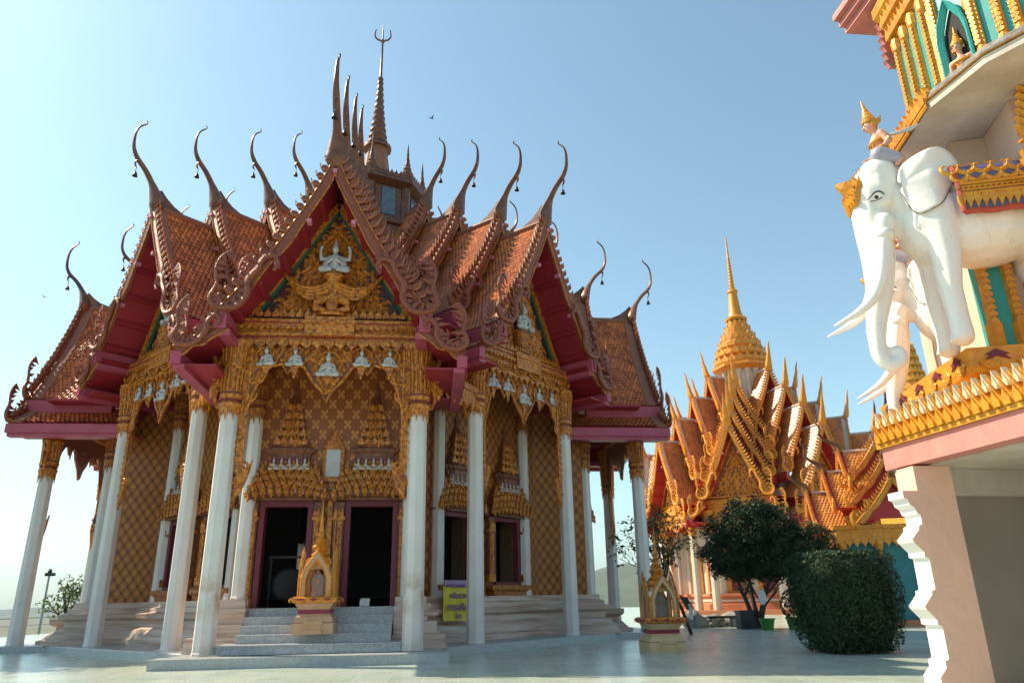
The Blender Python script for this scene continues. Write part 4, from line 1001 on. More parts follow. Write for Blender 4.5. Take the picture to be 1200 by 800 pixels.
# ------------------------------------------------------------------ elephant building on the right
M['pinkwall'] = mat('weathered_pink_plaster', (.62, .24, .20), .7, 0, base2=(.50, .19, .17), vscale=5, bump=.3, bscale=14)
M['peach'] = mat('peach_plaster', (.90, .54, .41), .75, 0, base2=(.80, .48, .37), vscale=1.1, bump=.9, bscale=7)
M['peach_pale'] = mat('pale_peach_paint', (.72, .52, .40), .7, 0, var=.12, vscale=1.5)
M['soffit'] = mat('grey_soffit_plaster', (.68, .63, .57), .75, 0, base2=(.42, .36, .30), vscale=.8)
M['trim'] = mat('white_trim', (.80, .78, .75), .6, 0, var=.08, vscale=4)
M['grey_in'] = mat('grey_beige_wall', (.31, .27, .235), .8, 0, var=.12, vscale=1)
def streaked(name, base, grime, sx=5, sz=.7, lo=.30, hi=.52, bump=.14, bscale=14, rough=.55):
    m = mat(name, base, rough, 0, base2=grime, vscale=1, bump=bump, bscale=bscale); nt = m.node_tree
    n = [q for q in nt.nodes if q.type == 'TEX_NOISE'][0]; tc = [q for q in nt.nodes if q.type == 'TEX_COORD'][0]
    mp = nt.nodes.new('ShaderNodeMapping'); mp.inputs['Scale'].default_value = (sx, sx, sz); nt.links.new(tc.outputs['Object'], mp.inputs[0]); nt.links.new(mp.outputs[0], n.inputs['Vector'])
    n.inputs['Detail'].default_value = 9; n.inputs['Roughness'].default_value = .68
    cr = [q for q in nt.nodes if q.type == 'VALTORGB'][0]; cr.color_ramp.elements[0].position = lo; cr.color_ramp.elements[1].position = hi; return m
M['ele'] = streaked('white_elephant_paint', (.85, .82, .78), (.70, .63, .56), 9, 1.6, .27, .46, .3, 9)
M['skin'] = mat('painted_skin', (.72, .38, .27), .5, 0, var=.15, vscale=6)
M['lilac'] = mat('lilac_paint', (.40, .38, .47), .5, 0, var=.15, vscale=10)
M['blue_line'] = mat('indigo_paint', (.13, .12, .26), .5)
M['vermilion'] = mat('vermilion_paint', (.50, .075, .045), .5, 0, var=.2, vscale=8)
M['tealpanel'] = mat('turquoise_paint', (.03, .33, .31), .45, 0, var=.15, vscale=5)
M['stone_old'] = mat('weathered_grey_stone', (.34, .31, .29), .8, 0, base2=(.12, .11, .10), vscale=8, bump=.8, bscale=22)
eb = thing('shrine_building', 'pink and gold shrine building with lotus cornice and turquoise upper storey, under the elephants', 'shrine', (0, 0, 0))
A0 = Vector((9.05, -18.40, 0)); DN = Vector((.079, -1, 0)).normalized(); IN_ = Vector((-DN.y, DN.x, 0))  # towards camera along face; inwards (+x)
if IN_.x < 0: IN_ = -IN_
OUT = -IN_
def bar(mb, s0, s1, w0, w1, z0, z1, mi=0):                               # box along the building's left face: s towards camera, w inwards
    vs = []
    for z in (z0, z1):
        for s, w in ((s0, w0), (s1, w0), (s1, w1), (s0, w1)): p = A0+DN*s+IN_*w; vs.append((p.x, p.y, z))
    mb.add(vs, [(0, 3, 2, 1), (4, 5, 6, 7), (0, 1, 5, 4), (1, 2, 6, 5), (2, 3, 7, 6), (3, 0, 4, 7)], mi=mi)
mb = MB(); bar(mb, 0, 7, 0, 8, 2.72, 3.02); mb.build('pink_fascia', 'pinkwall', eb)
mb = MB(); bar(mb, .1, 7, .25, 8, 2.695, 2.717); mb.build('porch_soffit', 'soffit', eb)
mb = MB(); bar(mb, .12, .40, .05, 8, 2.36, 2.692); mb.build('porch_beam', 'soffit', eb)
mb = MB(); bar(mb, -.04, 7, -.05, 8, 3.023, 3.10); bar(mb, -.0, 7, .0, 8, 3.103, 3.32)
def lotus_row(mb, s0, s1, w, z, n, wd, h, lean=.28):
    ex = DN; ez = OUT
    for i in range(n):
        p = A0+DN*(s0+(s1-s0)*(i+.5)/n)+IN_*w
        q = Vector((p.x, p.y, z)); flame(mb, q, ex, (Vector((0, 0, 1))+OUT*.25).normalized(), ez, wd, h, .09, 0)
        flame(mb, q+OUT*.03, ex, (Vector((0, 0, 1))+OUT*.15).normalized(), ez, wd*.6, h*.72, .1, 0)
lotus_row(mb, 0, 7, -.02, 3.09, 46, .155, .27); lotus_row(mb, .07, 7.07, .05, 3.20, 46, .15, .30)
ey = Vector((0, 0, 1))
for i in range(20):
    p = A0+IN_*(.05+.16*i); flame(mb, (p.x, p.y+.03, 3.09), IN_, (0, 0, 1), -DN, .15, .3, .09, 0)
mb.build('lotus_cornice', 'bright_gold', eb)
mb = MB(); lotus_row(mb, .03, 7, .0, 3.30, 46, .085, .23); mb.build('white_petal_row', mat('cream_petal_paint', (.78, .62, .40), .5), eb)
# pillar with cusped white bracket, pillar row and inner walls
mb = MB()
PX0, PX1, PY0, PY1 = 9.07, 9.60, -18.98, -18.62
mb.add([(PX0, PY0, GZ), (PX1, PY0, GZ), (PX1, PY1, GZ), (PX0, PY1, GZ), (PX0, PY0, 2.69), (PX1, PY0, 2.69), (PX1, PY1, 2.69), (PX0, PY1, 2.69)], [(0, 3, 2, 1), (4, 5, 6, 7), (0, 1, 5, 4), (1, 2, 6, 5), (2, 3, 7, 6), (3, 0, 4, 7)])
CUSP = [(0, 2.36), (-.16, 2.36), (-.16, 2.27), (-.11, 2.25), (-.09, 2.18), (-.03, 2.14), (-.01, 2.07), (.03, 2.05), (.03, 1.93), (-.02, 1.91), (-.03, 1.86), (-.15, 1.74), (-.13, 1.70), (-.02, 1.58), (-.02, 1.52), (.035, 1.50), (.035, 1.12), (-.02, 1.10), (-.02, 1.06), (-.15, .92), (-.13, .88), (-.02, .76), (-.02, .70), (.035, .68), (.035, .30), (-.02, .28), (-.02, .2), (-.12, .1), (-.12, GZ), (.05, GZ)]
def cusp_plate(mb, x, y0, y1, grow=0.):
    n = len(CUSP)-1
    front_ = [(x+u+.0, y0, z) for u, z in CUSP]; back = [(x+u, y1, z) for u, z in CUSP]
    for i in range(n): mb.add([front_[i], back[i], back[i+1], front_[i+1]], [(0, 1, 2, 3)], mi=1)
    for i in range(n):
        a, b = front_[i], front_[i+1]
        for yy in (y0, y1): mb.add([(a[0], yy, a[2]), (b[0], yy, b[2]), (x+.08, yy, b[2]), (x+.08, yy, a[2])], [(0, 1, 2, 3)], mi=0)
cusp_plate(mb, PX0-.05, PY0+.004, PY1-.02)
mb.build('pillar', ['peach', 'trim'], eb)
mb = MB()
mb.add([(9.30, -21.9, GZ), (9.8, -21.9, GZ), (9.8, -21.5, GZ), (9.3, -21.5, GZ), (9.3, -21.9, 2.69), (9.8, -21.9, 2.69), (9.8, -21.5, 2.69), (9.3, -21.5, 2.69)], [(0, 3, 2, 1), (4, 5, 6, 7), (0, 1, 5, 4), (1, 2, 6, 5), (2, 3, 7, 6), (3, 0, 4, 7)])
mb.build('pillar', 'peach', eb)
mb = MB(); 
for dz, w in ((2.2, .26), (2.35, .32), (2.5, .40)): mb.box(9.24, 9.24+.6, -21.5, -21.5+w-.1, dz, dz+.147)
mb.build('white_bracket', 'trim', eb); mb = MB()
for z, w in ((1.3, .1), (1.402, .2)): mb.box(9.26, 9.8, -21.5, -21.4+w*.5, z, z+.1)
mb.build('white_bracket', 'trim', eb)
mb = MB(); mb.box(9.80, 16, -18.2, -18.0, GZ, 2.69); mb.box(12.5, 12.9, -19.6, -18.2, GZ, 2.69); mb.box(13.5, 13.7, -26, -18.2, GZ, 2.69); mb.build('inner_wall', 'grey_in', eb)
mb = MB(); mb.box(11.55, 12.05, -18.24, -18.202, 1.55, 1.98); mb.build('wall_plaque', 'gold', eb)
# pedestal of the upper storey
Qc = Vector((9.92, -19.38, 0)); E1 = Vector((math.sin(R(13)), math.cos(R(13)), 0)); E3 = Vector((math.sin(R(108)), math.cos(R(108)), 0))
def ped_poly(d): 
    P = [Qc+E1*3.4, Qc, Qc+E3*3.4, Qc+E3*3.4+E1*3.4]
    return [(p.x, p.y) for p in P]
mb = MB(); moulding(mb, [ped_poly(0)[k] for k in (0, 1, 2, 3)], [(-.10, 3.3), (-.10, 3.46), (-.02, 3.5), (-.02, 3.62), (-.14, 3.70), (-.14, 3.84), (-.03, 3.90), (0.0, 3.98), (0, 4.24), (-.5, 4.25)])
for j in range(3):
    for (e, nn) in ((E1, Vector((-E1.y, E1.x, 0))), (E3, Vector((E3.y, -E3.x, 0)))):
        n = 14
        for i in range(n):
            p = Qc+e*(3.3*(i+.5)/n); z = (3.52, 3.74, 4.0)[j]
            kranok(mb, Vector((p.x, p.y, z))+nn*(.0, -.13, .005)[j], e, (0, 0, 1), nn, .22, PI/2*(1 if i % 2 else -1), 1, w=.22)
mb.build('carved_pedestal', 'bright_gold', eb)
for (e, nn) in ((E1, Vector((-E1.y, E1.x, 0))), (E3, Vector((E3.y, -E3.x, 0)))):
    for i in range(5):
        mb = MB(); p = Qc+e*(.35+.66*i); mb.poly([(-.16, 0), (0, .08), (.16, 0), (.09, .0), (.16, -.08), (0, -.02), (-.16, -.08), (-.09, 0)], Vector((p.x, p.y, 4.12))+nn*.008, e, (0, 0, 1), nn, .015)
        mb.build('red_lozenge', 'maroon', eb)
mb = MB(); moulding(mb, ped_poly(0), [(-.13, 3.44), (-.085, 3.465), (-.10, 3.49)]); mb.build('red_line', 'vermilion', eb)
# upper shaft behind the elephants and overhanging slab
EAZ = R(-72); EF = Vector((math.sin(EAZ), math.cos(EAZ), 0)); EL = Vector((EF.y, -EF.x, 0)); EM = Vector((9.79, -19.29, 4.25))
def ep(f, l, z): return EM+EF*f+EL*l+Vector((0, 0, z))
SL = [(10.01, -18.73), (9.73, -19.98), (9.86, -20.95), (10.35, -21.8), (13.6, -21.8), (13.8, -17.3), (10.8, -17.3)]
mb = MB(); moulding(mb, SL, [(0, 7.70), (0, 7.78), (.02, 7.80)]); mb.add([(x, y, 7.70) for x, y in SL], [tuple(range(7))[::-1]]); mb.build('overhanging_slab', 'soffit', eb)
def edge_rows(mb, P, idx, z, h, wd, o=0.):
    for i in idx:
        a, b = Vector(P[i]), Vector(P[(i+1) % len(P)]); e = (b-a); L = e.length; e /= L; nn = Vector((e.y, -e.x, 0)); n = max(1, int(L/wd))
        for k in range(n):
            p = a+e*(L*(k+.5)/n); q = Vector((p.x, p.y, z))+nn*o
            flame(mb, q, (e.x, e.y, 0), (Vector((0, 0, 1))+nn*.15).normalized(), nn, wd, h, .08, 0)
mb = MB(); moulding(mb, SL, [(.03, 7.72), (.05, 7.76), (.03, 7.84)], skip=(1, 2))
edge_rows(mb, SL, (6, 0), 7.80, .24, .13, .02); edge_rows(mb, SL, (6, 0), 7.92, .2, .13, -.04); edge_rows(mb, SL, (3,), 7.80, .30, .22, .0)
mb.build('slab_lotus_rim', 'bright_gold', eb)
mb = MB(); moulding(mb, [SL[0], SL[1], SL[2], SL[3], (12, -21.0), (12, -19)], [(-.02, 7.80), (-.01, 7.9), (-.06, 8.0), (-.2, 8.02)], skip=(3, 4, 5)); mb.build('weathered_ledge', 'stone_old', eb)
# shaft between pedestal and slab
def local_box(mb, f0, f1, l0, l1, z0, z1, mi=0):
    vs = [ep(f, l, z-4.25) for z in (z0, z1) for f, l in ((f0, l0), (f1, l0), (f1, l1), (f0, l1))]
    mb.add(vs, [(0, 3, 2, 1), (4, 5, 6, 7), (0, 1, 5, 4), (1, 2, 6, 5), (2, 3, 7, 6), (3, 0, 4, 7)], mi=mi)
mb = MB(); local_box(mb, -3.4, -.72, .30, 3.2, 4.25, 7.69); local_box(mb, -1.75, -1.2, -.62, .30, 4.25, 7.69); mb.build('shaft', 'peach_pale', eb)
mb = MB(); local_box(mb, -.95, -.62, .18, .48, 4.26, 5.72); mb.build('turquoise_panel', 'tealpanel', eb)
mb = MB()
for f in (-.64, -.80, -.96):
    for l in (.16,):
        p = ep(f, l, 0); 
        if f == -.80: continue
        mb.box(p.x-.045, p.x+.045, p.y-.045, p.y+.045, 4.262, 5.70)
        mb.box(p.x-.075, p.x+.075, p.y-.075, p.y+.075, 4.27, 4.62)
        for k in range(10): flame(mb, (p.x, p.y-.05, 4.62+.10*k), (EF.x, EF.y, 0), (0, 0, 1), -EL, .1, .12, .03, 0)
mb.build('gilt_colonnette', 'bright_gold', eb)
# hanging gilt leaf corner under the slab on the right
mb = MB()
p0 = Vector((10.55, -20.55, 6.55))
for k in range(10):
    z = .13*k; w = .10+.022*k
    for q in (-1, 1):
        flame(mb, p0+Vector((.03*k+q*w*.4, -.02*q, z)), (EF.x*q, EF.y*q, 0), Vector((.55*q*-EF.x*-1, 0, -1)).normalized() if k < 2 else Vector((-.6*q, 0, .75)).normalized(), (0, -1, 0), .16, .30, .07, .2)
    mb.tube([p0+Vector((.03*k, 0, z-.08)), p0+Vector((.03*k+.03, 0, z+.1))], .05+.006*k, 6)
mb.build('gilt_leaf_bracket', 'bright_gold', eb)
# upper storey above the slab
UP = [(10.42, -18.75), (10.20, -19.95), (10.28, -20.55), (10.68, -21.35), (13.2, -21.3), (13.2, -18.2)]
mb = MB(); moulding(mb, UP, [(0, 7.82), (0, 10.6)]); mb.build('upper_wall', 'tealpanel', eb)
mb = MB()
def colonnette(mb, p, z0, z1, r):
    mb.lathe([(r*1.7, z0), (r*1.8, z0+.08), (r*1.3, z0+.14), (r*1.5, z0+.2), (r*1.6, z0+.42), (r*1.1, z0+.5), (r, z0+.52), (r, z1-.3), (r*1.5, z1-.25), (r*1.7, z1-.1), (r*1.2, z1)], 10, (p[0], p[1], 0))
for i, fr in ((0, .06), (0, .30), (0, .54), (0, .80), (1, .0), (1, 1.0), (2, .32), (2, .55), (2, .8), (2, 1.0)):
    a, b = Vector(UP[i]), Vector(UP[i+1]); p = a.lerp(b, fr); colonnette(mb, p, 7.84, 10.02, .062)
    for k in range(18): 
        e = (b-a).normalized(); nn = Vector((e.y, -e.x, 0)); flame(mb, (p.x+nn.x*.06, p.y+nn.y*.06, 8.38+.08*k), (e.x, e.y, 0), (0, 0, 1), nn, .09, .11, .03, 0)
mb.build('gilt_colonnette', 'bright_gold', eb)
mb = MB(); moulding(mb, UP, [(.0, 10.02), (.10, 10.08), (.10, 10.22), (.04, 10.26), (.13, 10.38), (.13, 10.5), (.2, 10.6), (.2, 10.8)])
edge_rows(mb, UP, (0, 1, 2), 10.05, .22, .12, .08); edge_rows(mb, UP, (0, 1, 2), 10.36, .22, .13, .11)
mb.build('gilt_entablature', 'bright_gold', eb)
# niche on the middle face
a, b = Vector(UP[1]), Vector(UP[2]); e = (b-a).normalized(); nn = Vector((e.y, -e.x, 0)); c = a.lerp(b, .46)
ARCH = [(-.20, 0), (.20, 0), (.20, .78), (.16, 1.02), (.07, 1.22), (0, 1.34), (-.07, 1.22), (-.16, 1.02), (-.20, .78)]
mb = MB(); mb.poly([(x*.98, z) for x, z in ARCH], Vector((c.x, c.y, 7.98))+nn*.004, (e.x, e.y, 0), (0, 0, 1), nn, .006); mb.build('niche_shade_plate', 'black', eb)  # flat black plate paints the niche's shaded depth on the wall
mb = MB()
for k in range(3): mb.tube([Vector((c.x, c.y, 7.98))+nn*(.05+.02*k)+Vector((e.x, e.y, 0))*x*(1.06+.10*k)+Vector((0, 0, z*(1.02+.04*k))) for x, z in ARCH[1:]+[ARCH[0]]], .026, 5)
mb.build('turquoise_arch', 'tealpanel', eb)
mb = MB(); 
for s in (-1, 1):
    q = Vector((c.x, c.y, 0))+Vector((e.x, e.y, 0))*s*.33
    for k in range(16): kranok(mb, Vector((q.x, q.y, 8.0+.1*k))+nn*.03, (e.x, e.y, 0), (0, 0, 1), nn, .2, .4*s, s, w=.3)
    vs = MB(); mb.poly([(-.07, 0), (.07, 0), (.07, 1.62), (-.07, 1.62)], Vector((q.x, q.y, 7.98))+nn*.0, (e.x, e.y, 0), (0, 0, 1), nn, .03)
mb.build('carved_jamb', 'bright_gold', eb)
# pink eave corner of the roof above
mb = MB()
c0 = Vector((10.28, -18.42, 11.0))
for k in range(3):
    w = .10*k; z = 10.92+.13*k; mb.box(c0.x-.12-w, c0.x+.9, c0.y-.35-w, c0.y+.5, z, z+.127)
mb.build('pink_eave', 'pinkwall', eb)
mb = MB(); mb.box(10.50, 10.62, -18.50, -18.40, 9.75, 10.9)
for k in range(7): flame(mb, (10.50, -18.45, 9.8+.16*k), (0, 0, 1), (-1, 0, 0), (0, -1, 0), .15, .12, .08, .2)
mb.build('pink_strut', 'pinkwall', eb)

# ------------------------------------------------------------------ elephants
def elephant_body():
    mb = MB()
    # x forward, y left, z up; feet at z=0
    ellipsoid(mb, (-.70, 0, 1.86), (.85, .56, .68)); ellipsoid(mb, (-.12, 0, 1.90), (.52, .52, .62)); ellipsoid(mb, (-1.35, 0, 1.84), (.62, .54, .64))
    chain(mb, [(.0, 0, 2.10), (.25, 0, 2.36), (.40, 0, 2.5)], [.40, .33, .31])
    ellipsoid(mb, (.50, 0, 2.58), (.41, .35, .47)); ellipsoid(mb, (.52, .12, 2.78), (.29, .23, .26)); ellipsoid(mb, (.52, -.12, 2.78), (.29, .23, .26))
    chain(mb, [(.64, 0, 2.5), (.70, 0, 2.2), (.71, 0, 1.9)], [.29, .27, .255])
    for s in (-1, 1): chain(mb, [(.60, s*.17, 1.95), (.68, s*.20, 1.66)], [.16, .12]); ellipsoid(mb, (.56, s*.24, 2.30), (.16, .07, .12))
    ellipsoid(mb, (.44, 0, 1.98), (.2, .17, .22))
    tk = spline([(.70, 0, 2.1), (.71, 0, 1.75), (.715, 0, 1.48), (.78, 0, .98), (.90, 0, .50), (.94, 0, .22), (.94, 0, -.02), (.82, 0, -.17), (.68, 0, -.10), (.68, 0, .03), (.76, 0, .05)], 36)
    chain(mb, tk, lerpl([.27, .25, .235, .19, .145, .12, .108, .10, .092, .082, .065], 36), 14)
    for s in (-1, 1):
        chain(mb, [(-.08, s*.25, 1.75), (-.08, s*.27, 1.3), (-.04, s*.27, .80), (-.06, s*.27, .36), (-.06, s*.27, .10)], [.27, .20, .155, .135, .15])
        for k in range(3): ellipsoid(mb, (.06, s*.27+(-.07+.07*k), .05), (.045, .04, .045))
        chain(mb, [(-1.45, s*.26, 1.75), (-1.36, s*.28, 1.2), (-1.5, s*.28, .7), (-1.42, s*.28, .1)], [.34, .24, .18, .19])
    chain(mb, [(.17, -.26, 1.3), (.20, -.26, .8), (.2, -.26, .1)], [.17, .15, .15]) if False else None
    chain(mb, [(-1.86, 0, 2.1), (-2.0, 0, 1.6), (-1.98, 0, 1.0)], [.08, .05, .035])
    return sculpt('elephant_body', mb, .03, 5)
EBODY = elephant_body(); EBODY.materials.clear(); EBODY.materials.append(M['ele'])
def ear_mesh(s):
    # fan with a scalloped, pleated rim: grid in (along, out)
    mb = MB(); nu, nv = 22, 12; out = [(.36, 2.50), (.32, 2.66), (.22, 2.76), (.06, 2.82), (-.16, 2.85), (-.29, 2.78), (-.34, 2.62), (-.28, 2.42), (-.17, 2.22), (-.05, 2.04), (.08, 1.96), (.22, 1.95), (.31, 2.12), (.35, 2.34)]
    root = Vector((.33, 0, 2.42)); out = [(.33+(x-.33)*1.14, 2.42+(z-2.42)*1.08) for x, z in out]; ring = spline([(x, 0, z) for x, z in out], 44); vs = []
    for j in range(nv+1):
        t = j/nv
        for i, p in enumerate(ring):
            q = root.lerp(p, t); back = max(0, .30-q.x)
            y = .40+min(back, .35)*.42+.022*math.sin(i*.62+.5)*t**1.3+.06*t*t*math.sin(i/43*PI*3)-.05*t**3
            vs.append((q.x, s*y, q.z))
    n = len(ring); fs = [(j*n+i, j*n+i+1, (j+1)*n+i+1, (j+1)*n+i) for j in range(nv) for i in range(n-1)]
    off = len(vs); vs2 = [(x+.0, y-s*.035, z) for x, y, z in vs]
    mb.add(vs+vs2, fs+[tuple(off+k for k in f[::-1]) for f in fs]+[(nv*n+i, nv*n+i+1, off+nv*n+i+1, off+nv*n+i) for i in range(n-1)])
    return mb
def make_elephant(name, label):
    t = thing(name, label, 'statue', group=None)
    link('body', EBODY, t)
    for s in (1, -1):
        em = ear_mesh(s); e = em.build('ear', 'ele', t, smooth=True)
        mb = MB(); rimv = [Vector(em.v[12*44+i]) for i in range(25, 43)]; mb.tube(rimv, [.002+.006*abs(math.sin(i*1.7)) for i in range(18)], 5); mb.build('dark_crack', 'dark', e)
        mb = MB(); P = spline([(.62, s*.2, 1.85), (.70, s*.235, 1.52), (.78, s*.25, 1.15), (.92, s*.25, .82), (1.16, s*.25, .58), (1.53, s*.23, .40)], 20); mb.tube(P, lerpl([.10, .10, .092, .08, .06, .012], 20), 10)
        tk = mb.build('tusk', 'ele', t, smooth=True)
        mb = MB(); mb.tube([(.63, s*.21, 1.78), (.665, s*.222, 1.66)], [.135, .122], 12); mb.build('tusk_socket', 'ele', tk, smooth=True)
        mb = MB(); mb.tube(spline([(.56, s*.325, 2.33), (.62, s*.335, 2.385), (.70, s*.325, 2.37), (.79, s*.27, 2.29)], 10), lerpl([.006, .013, .013, .006], 10), 5)
        mb.tube(spline([(.60, s*.325, 2.29), (.68, s*.325, 2.25), (.76, s*.285, 2.26)], 8), .007, 5)
        ellipsoid(mb, (.675, s*.318, 2.305), (.032, .016, .03)); mb.build('eye', 'dark', t, smooth=True)
    mb = MB()                                                            # gilt headpiece on the brow
    for k in range(5):
        for u in range(-2, 3): flame(mb, (.96-.02*abs(u)-.025*k*k, u*.08, 2.28+.13*k), (0, 1, 0), Vector((.35, 0, 1)).normalized(), (1, 0, 0), .12, .24, .06, 0)
    mb.poly([(-.20, 0), (0, -.15), (.20, 0), (.22, .30), (.12, .52), (0, .58), (-.12, .52), (-.22, .30)], (.86, 0, 2.35), (0, 1, 0), Vector((-.32, 0, 1)).normalized(), (1, 0, .3), .09)
    mb.tube([(.90, 0, 2.62), (1.02, 0, 2.70), (1.12, 0, 2.74)], [.15, .10, .02], 8); mb.build('gilt_headpiece', 'bright_gold', t)
    # saddle cloth
    mb = MB(); me2 = MB(); me3 = MB()
    xs = [-1.9+.1*i for i in range(17)]; N = 24
    def cl(x, k, d):
        th = PI*k/N; c_, s_ = math.cos(th), math.sin(th); e = 2/6.5
        return (x, (.64+d)*math.copysign(abs(c_)**e, c_), 1.76+(.80+d)*math.copysign(abs(s_)**e, s_))
    vs = [cl(x, k, 0) for x in xs for k in range(N+1)]; fs = [(i*(N+1)+k, i*(N+1)+k+1, (i+1)*(N+1)+k+1, (i+1)*(N+1)+k) for i in range(len(xs)-1) for k in range(N)]
    off = len(vs); vs2 = [cl(x, k, -.05) for x in xs for k in range(N+1)]; m = N+1; L_ = len(xs)
    rim = [(k, off+k, off+k+1, k+1) for k in range(N)]+[((L_-1)*m+k, (L_-1)*m+k+1, off+(L_-1)*m+k+1, off+(L_-1)*m+k) for k in range(N)]
    mb.add(vs+vs2, fs+[tuple(off+q for q in f[::-1]) for f in fs]+rim)
    sc_ = mb.build('saddle_cloth', 'blue_line', t, smooth=False)
    for sgn in (1, -1):
        y = sgn*.645
        for i in range(17): flame(me2, (-1.86+.098*i, y, 2.01), (1, 0, 0), (0, 0, -1), (0, sgn, 0), .09, .23, .05, .15)
        for z, r_ in ((2.03, .030), (2.09, .02), (2.14, .02), (2.19, .028)): me2.tube([(x, y, z) for x in xs], r_, 6)
        for i in range(24): me2.poly([(-.025, 0), (0, .022), (.025, 0), (0, -.022)], (-1.87+.07*i, y, 2.115), (1, 0, 0), (0, 0, 1), (0, sgn, 0), .03)
        for row in range(2):
            for i in range(8):
                x = -1.80+.21*i+.1*row; z = 2.22+.13*row
                for q in (-1, 1): kranok(me2, (x+q*.03, y*(1-.02*row), z), (1, 0, 0), Vector((0, -sgn*.12*row, 1)).normalized(), (0, sgn, .1*row), .21, q*.9, q, w=.22, lift=.16)
        me3.tube([(x, sgn*.64, 1.755+.012*math.sin(i*1.4)) for i, x in enumerate(xs)], .042, 6)
        me3.tube([(p[0]+.01, p[1], p[2]) for p in [cl(xs[-1], k if sgn > 0 else N-k, .0) for k in range(9)]], .035, 6)
    me2.build('gilt_scrollwork', 'bright_gold', sc_); me3.build('red_hem', 'vermilion', sc_)
    return t
el1 = make_elephant('elephant_statue', 'large white elephant statue carrying a crowned rider, nearest to the camera on the gold pedestal')
rotz = math.atan2(EF.y, EF.x)
el1.location = EM; el1.rotation_euler = (0, 0, rotz)
el2 = copy_tree(el1); el2['label'] = 'white elephant statue half hidden behind the nearer elephant, only trunk, tusks and one ear showing'
F2 = Vector((math.sin(R(-58)), math.cos(R(-58)), 0))
q = ep(-.75, 2.35, -.40); el2.location = q; el2.rotation_euler = (0, 0, math.atan2(F2.y, F2.x)); el2.scale = (.95, .95, .95)
for o in (el1, el2): o['group'] = 'white elephant statues'
# ledge under the second elephant belongs to the pedestal; rider on the first
def rider(name, label, bust=False):
    t = thing(name, label, 'statue')
    mb = MB()
    chain(mb, [(0, 0, .10), (.02, 0, .30), (.03, 0, .48)], [.15, .115, .13]); chain(mb, [(.02, -.15, .53), (.02, .15, .53)], [.07, .07])
    chain(mb, [(.03, 0, .56), (.05, 0, .70)], [.06, .055]); ellipsoid(mb, (.075, 0, .80), (.095, .082, .115)); ellipsoid(mb, (.10, 0, .74), (.055, .055, .06))
    capsule(mb, (.165, 0, .80), (.185, 0, .775), .014, .02)
    ellipsoid(mb, (.155, 0, .735), (.02, .03, .011))
    for s in (-1, 1):
        ellipsoid(mb, (.05, s*.088, .79), (.022, .012, .035))
        chain(mb, [(.02, s*.19, .53), (-.03, s*.24, .33), (.16, s*.22, .18), (.30, s*.16, .12)], [.062, .05, .04, .03])
        ellipsoid(mb, (.35, s*.145, .11), (.05, .03, .022))
        for k in range(4): chain(mb, [(.37, s*(.125+.016*k), .112), (.415, s*(.12+.017*k), .10), (.44, s*(.12+.017*k), .082)], [.010, .009, .007], 6)
        chain(mb, [(.34, s*.12, .115), (.375, s*.095, .125)], [.011, .008], 6)
        if not bust: chain(mb, [(0, s*.10, .06), (.20, s*.27, .10), (-.06, s*.33, -.10), (.02, s*.34, -.17)], [.12, .095, .06, .04])
    b = sculpt_obj('body', mb, .0125, 'skin', t, 2)
    mb = MB(); mb.lathe([(.105, .85), (.115, .87), (.112, .90), (.095, .94), (.10, .95), (.078, 1.0), (.082, 1.01), (.055, 1.07), (.06, 1.08), (.03, 1.16), (.034, 1.17), (.006, 1.33)], 14, (.05, 0, 0))
    for k in range(9):
        a = -1.2+2.4*k/8; d = Vector((math.cos(a), math.sin(a), 0)); flame(mb, Vector((.05, 0, .87))+d*.108, (-d.y, d.x, 0), (0, 0, 1), d, .05, .08, .02, 0)
    for s in (-1, 1): mb.poly([(0, 0), (.06, .04), (.10, .16), (.05, .13), (-.03, .10)], (-.02, s*.10, .74), (-1, 0, 0), (0, 0, 1), (0, s, 0), .02); flame(mb, (.02, s*.11, .76), (1, 0, 0), (0, 0, 1), (0, s, 0), .09, .17, .025, -.3)
    mb.build('crown', 'bright_gold', t)
    mb = MB()
    for s in (-1, 1):
        mb.tube(spline([(.158, s*.055, .828), (.170, s*.035, .832), (.168, s*.014, .825)], 5), .004, 4); ellipsoid(mb, (.163, s*.036, .812), (.008, .014, .007), 8, 5)
    mb.tube([(.174, -.024, .738), (.178, 0, .734), (.174, .024, .738)], .005, 4); mb.build('painted_features', 'dark', b)
    mb = MB(); mb.lathe([(.10, .49), (.15, .47), (.17, .44), (.13, .42)], 14, (.03, 0, 0), sy=1.25)
    mb.tube([(.14, -.10, .46), (.155, 0, .30), (.14, .10, .46)], .022, 6)
    for s in (-1, 1): mb.tube([(-.06, s*.25, .34), (.0, s*.29, .36)], .03, 6); mb.lathe([(.055, 0), (.06, .03), (.05, .05)], 10, (.16-.06, s*.228, .22))
    mb.build('gilt_collar', 'bright_gold', t)
    if not bust:
        mb = MB(); chain(mb, [(0, 0, .03), (0, 0, .12)], [.19, .165])
        for s in (-1, 1): chain(mb, [(0, s*.10, .06), (.20, s*.27, .10), (.0, s*.32, -.05)], [.16, .135, .10])
        o = sculpt_obj('trousers', mb, .02, 'lilac', t, 3)
        mb = MB()
        for k in range(3): mb.tube(spline([(-.10, -.18, .50-.03*k), (.0, .14, .53-.03*k), (-.14, .24, .42), (-.42-.05*k, .30, .40+.03*k), (-.58-.05*k, .32, .52)], 16), lerpl([.035, .045, .04, .03, .01], 16), 6, flat=(1, .6))
        mb.build('sash', 'figure', t, smooth=True)
    return t
rd = rider('rider_statue', 'seated crowned deity with lilac trousers and pale sash, riding the near elephant\'s neck')
rd.location = ep(.30, 0, 2.98); rd.rotation_euler = (0, R(8), rotz); rd.scale = (.93, .93, .93)
rd2 = copy_tree(rd); rd2['label'] = 'crowned rider on the farther elephant, almost hidden behind the nearer elephant\'s trunk'
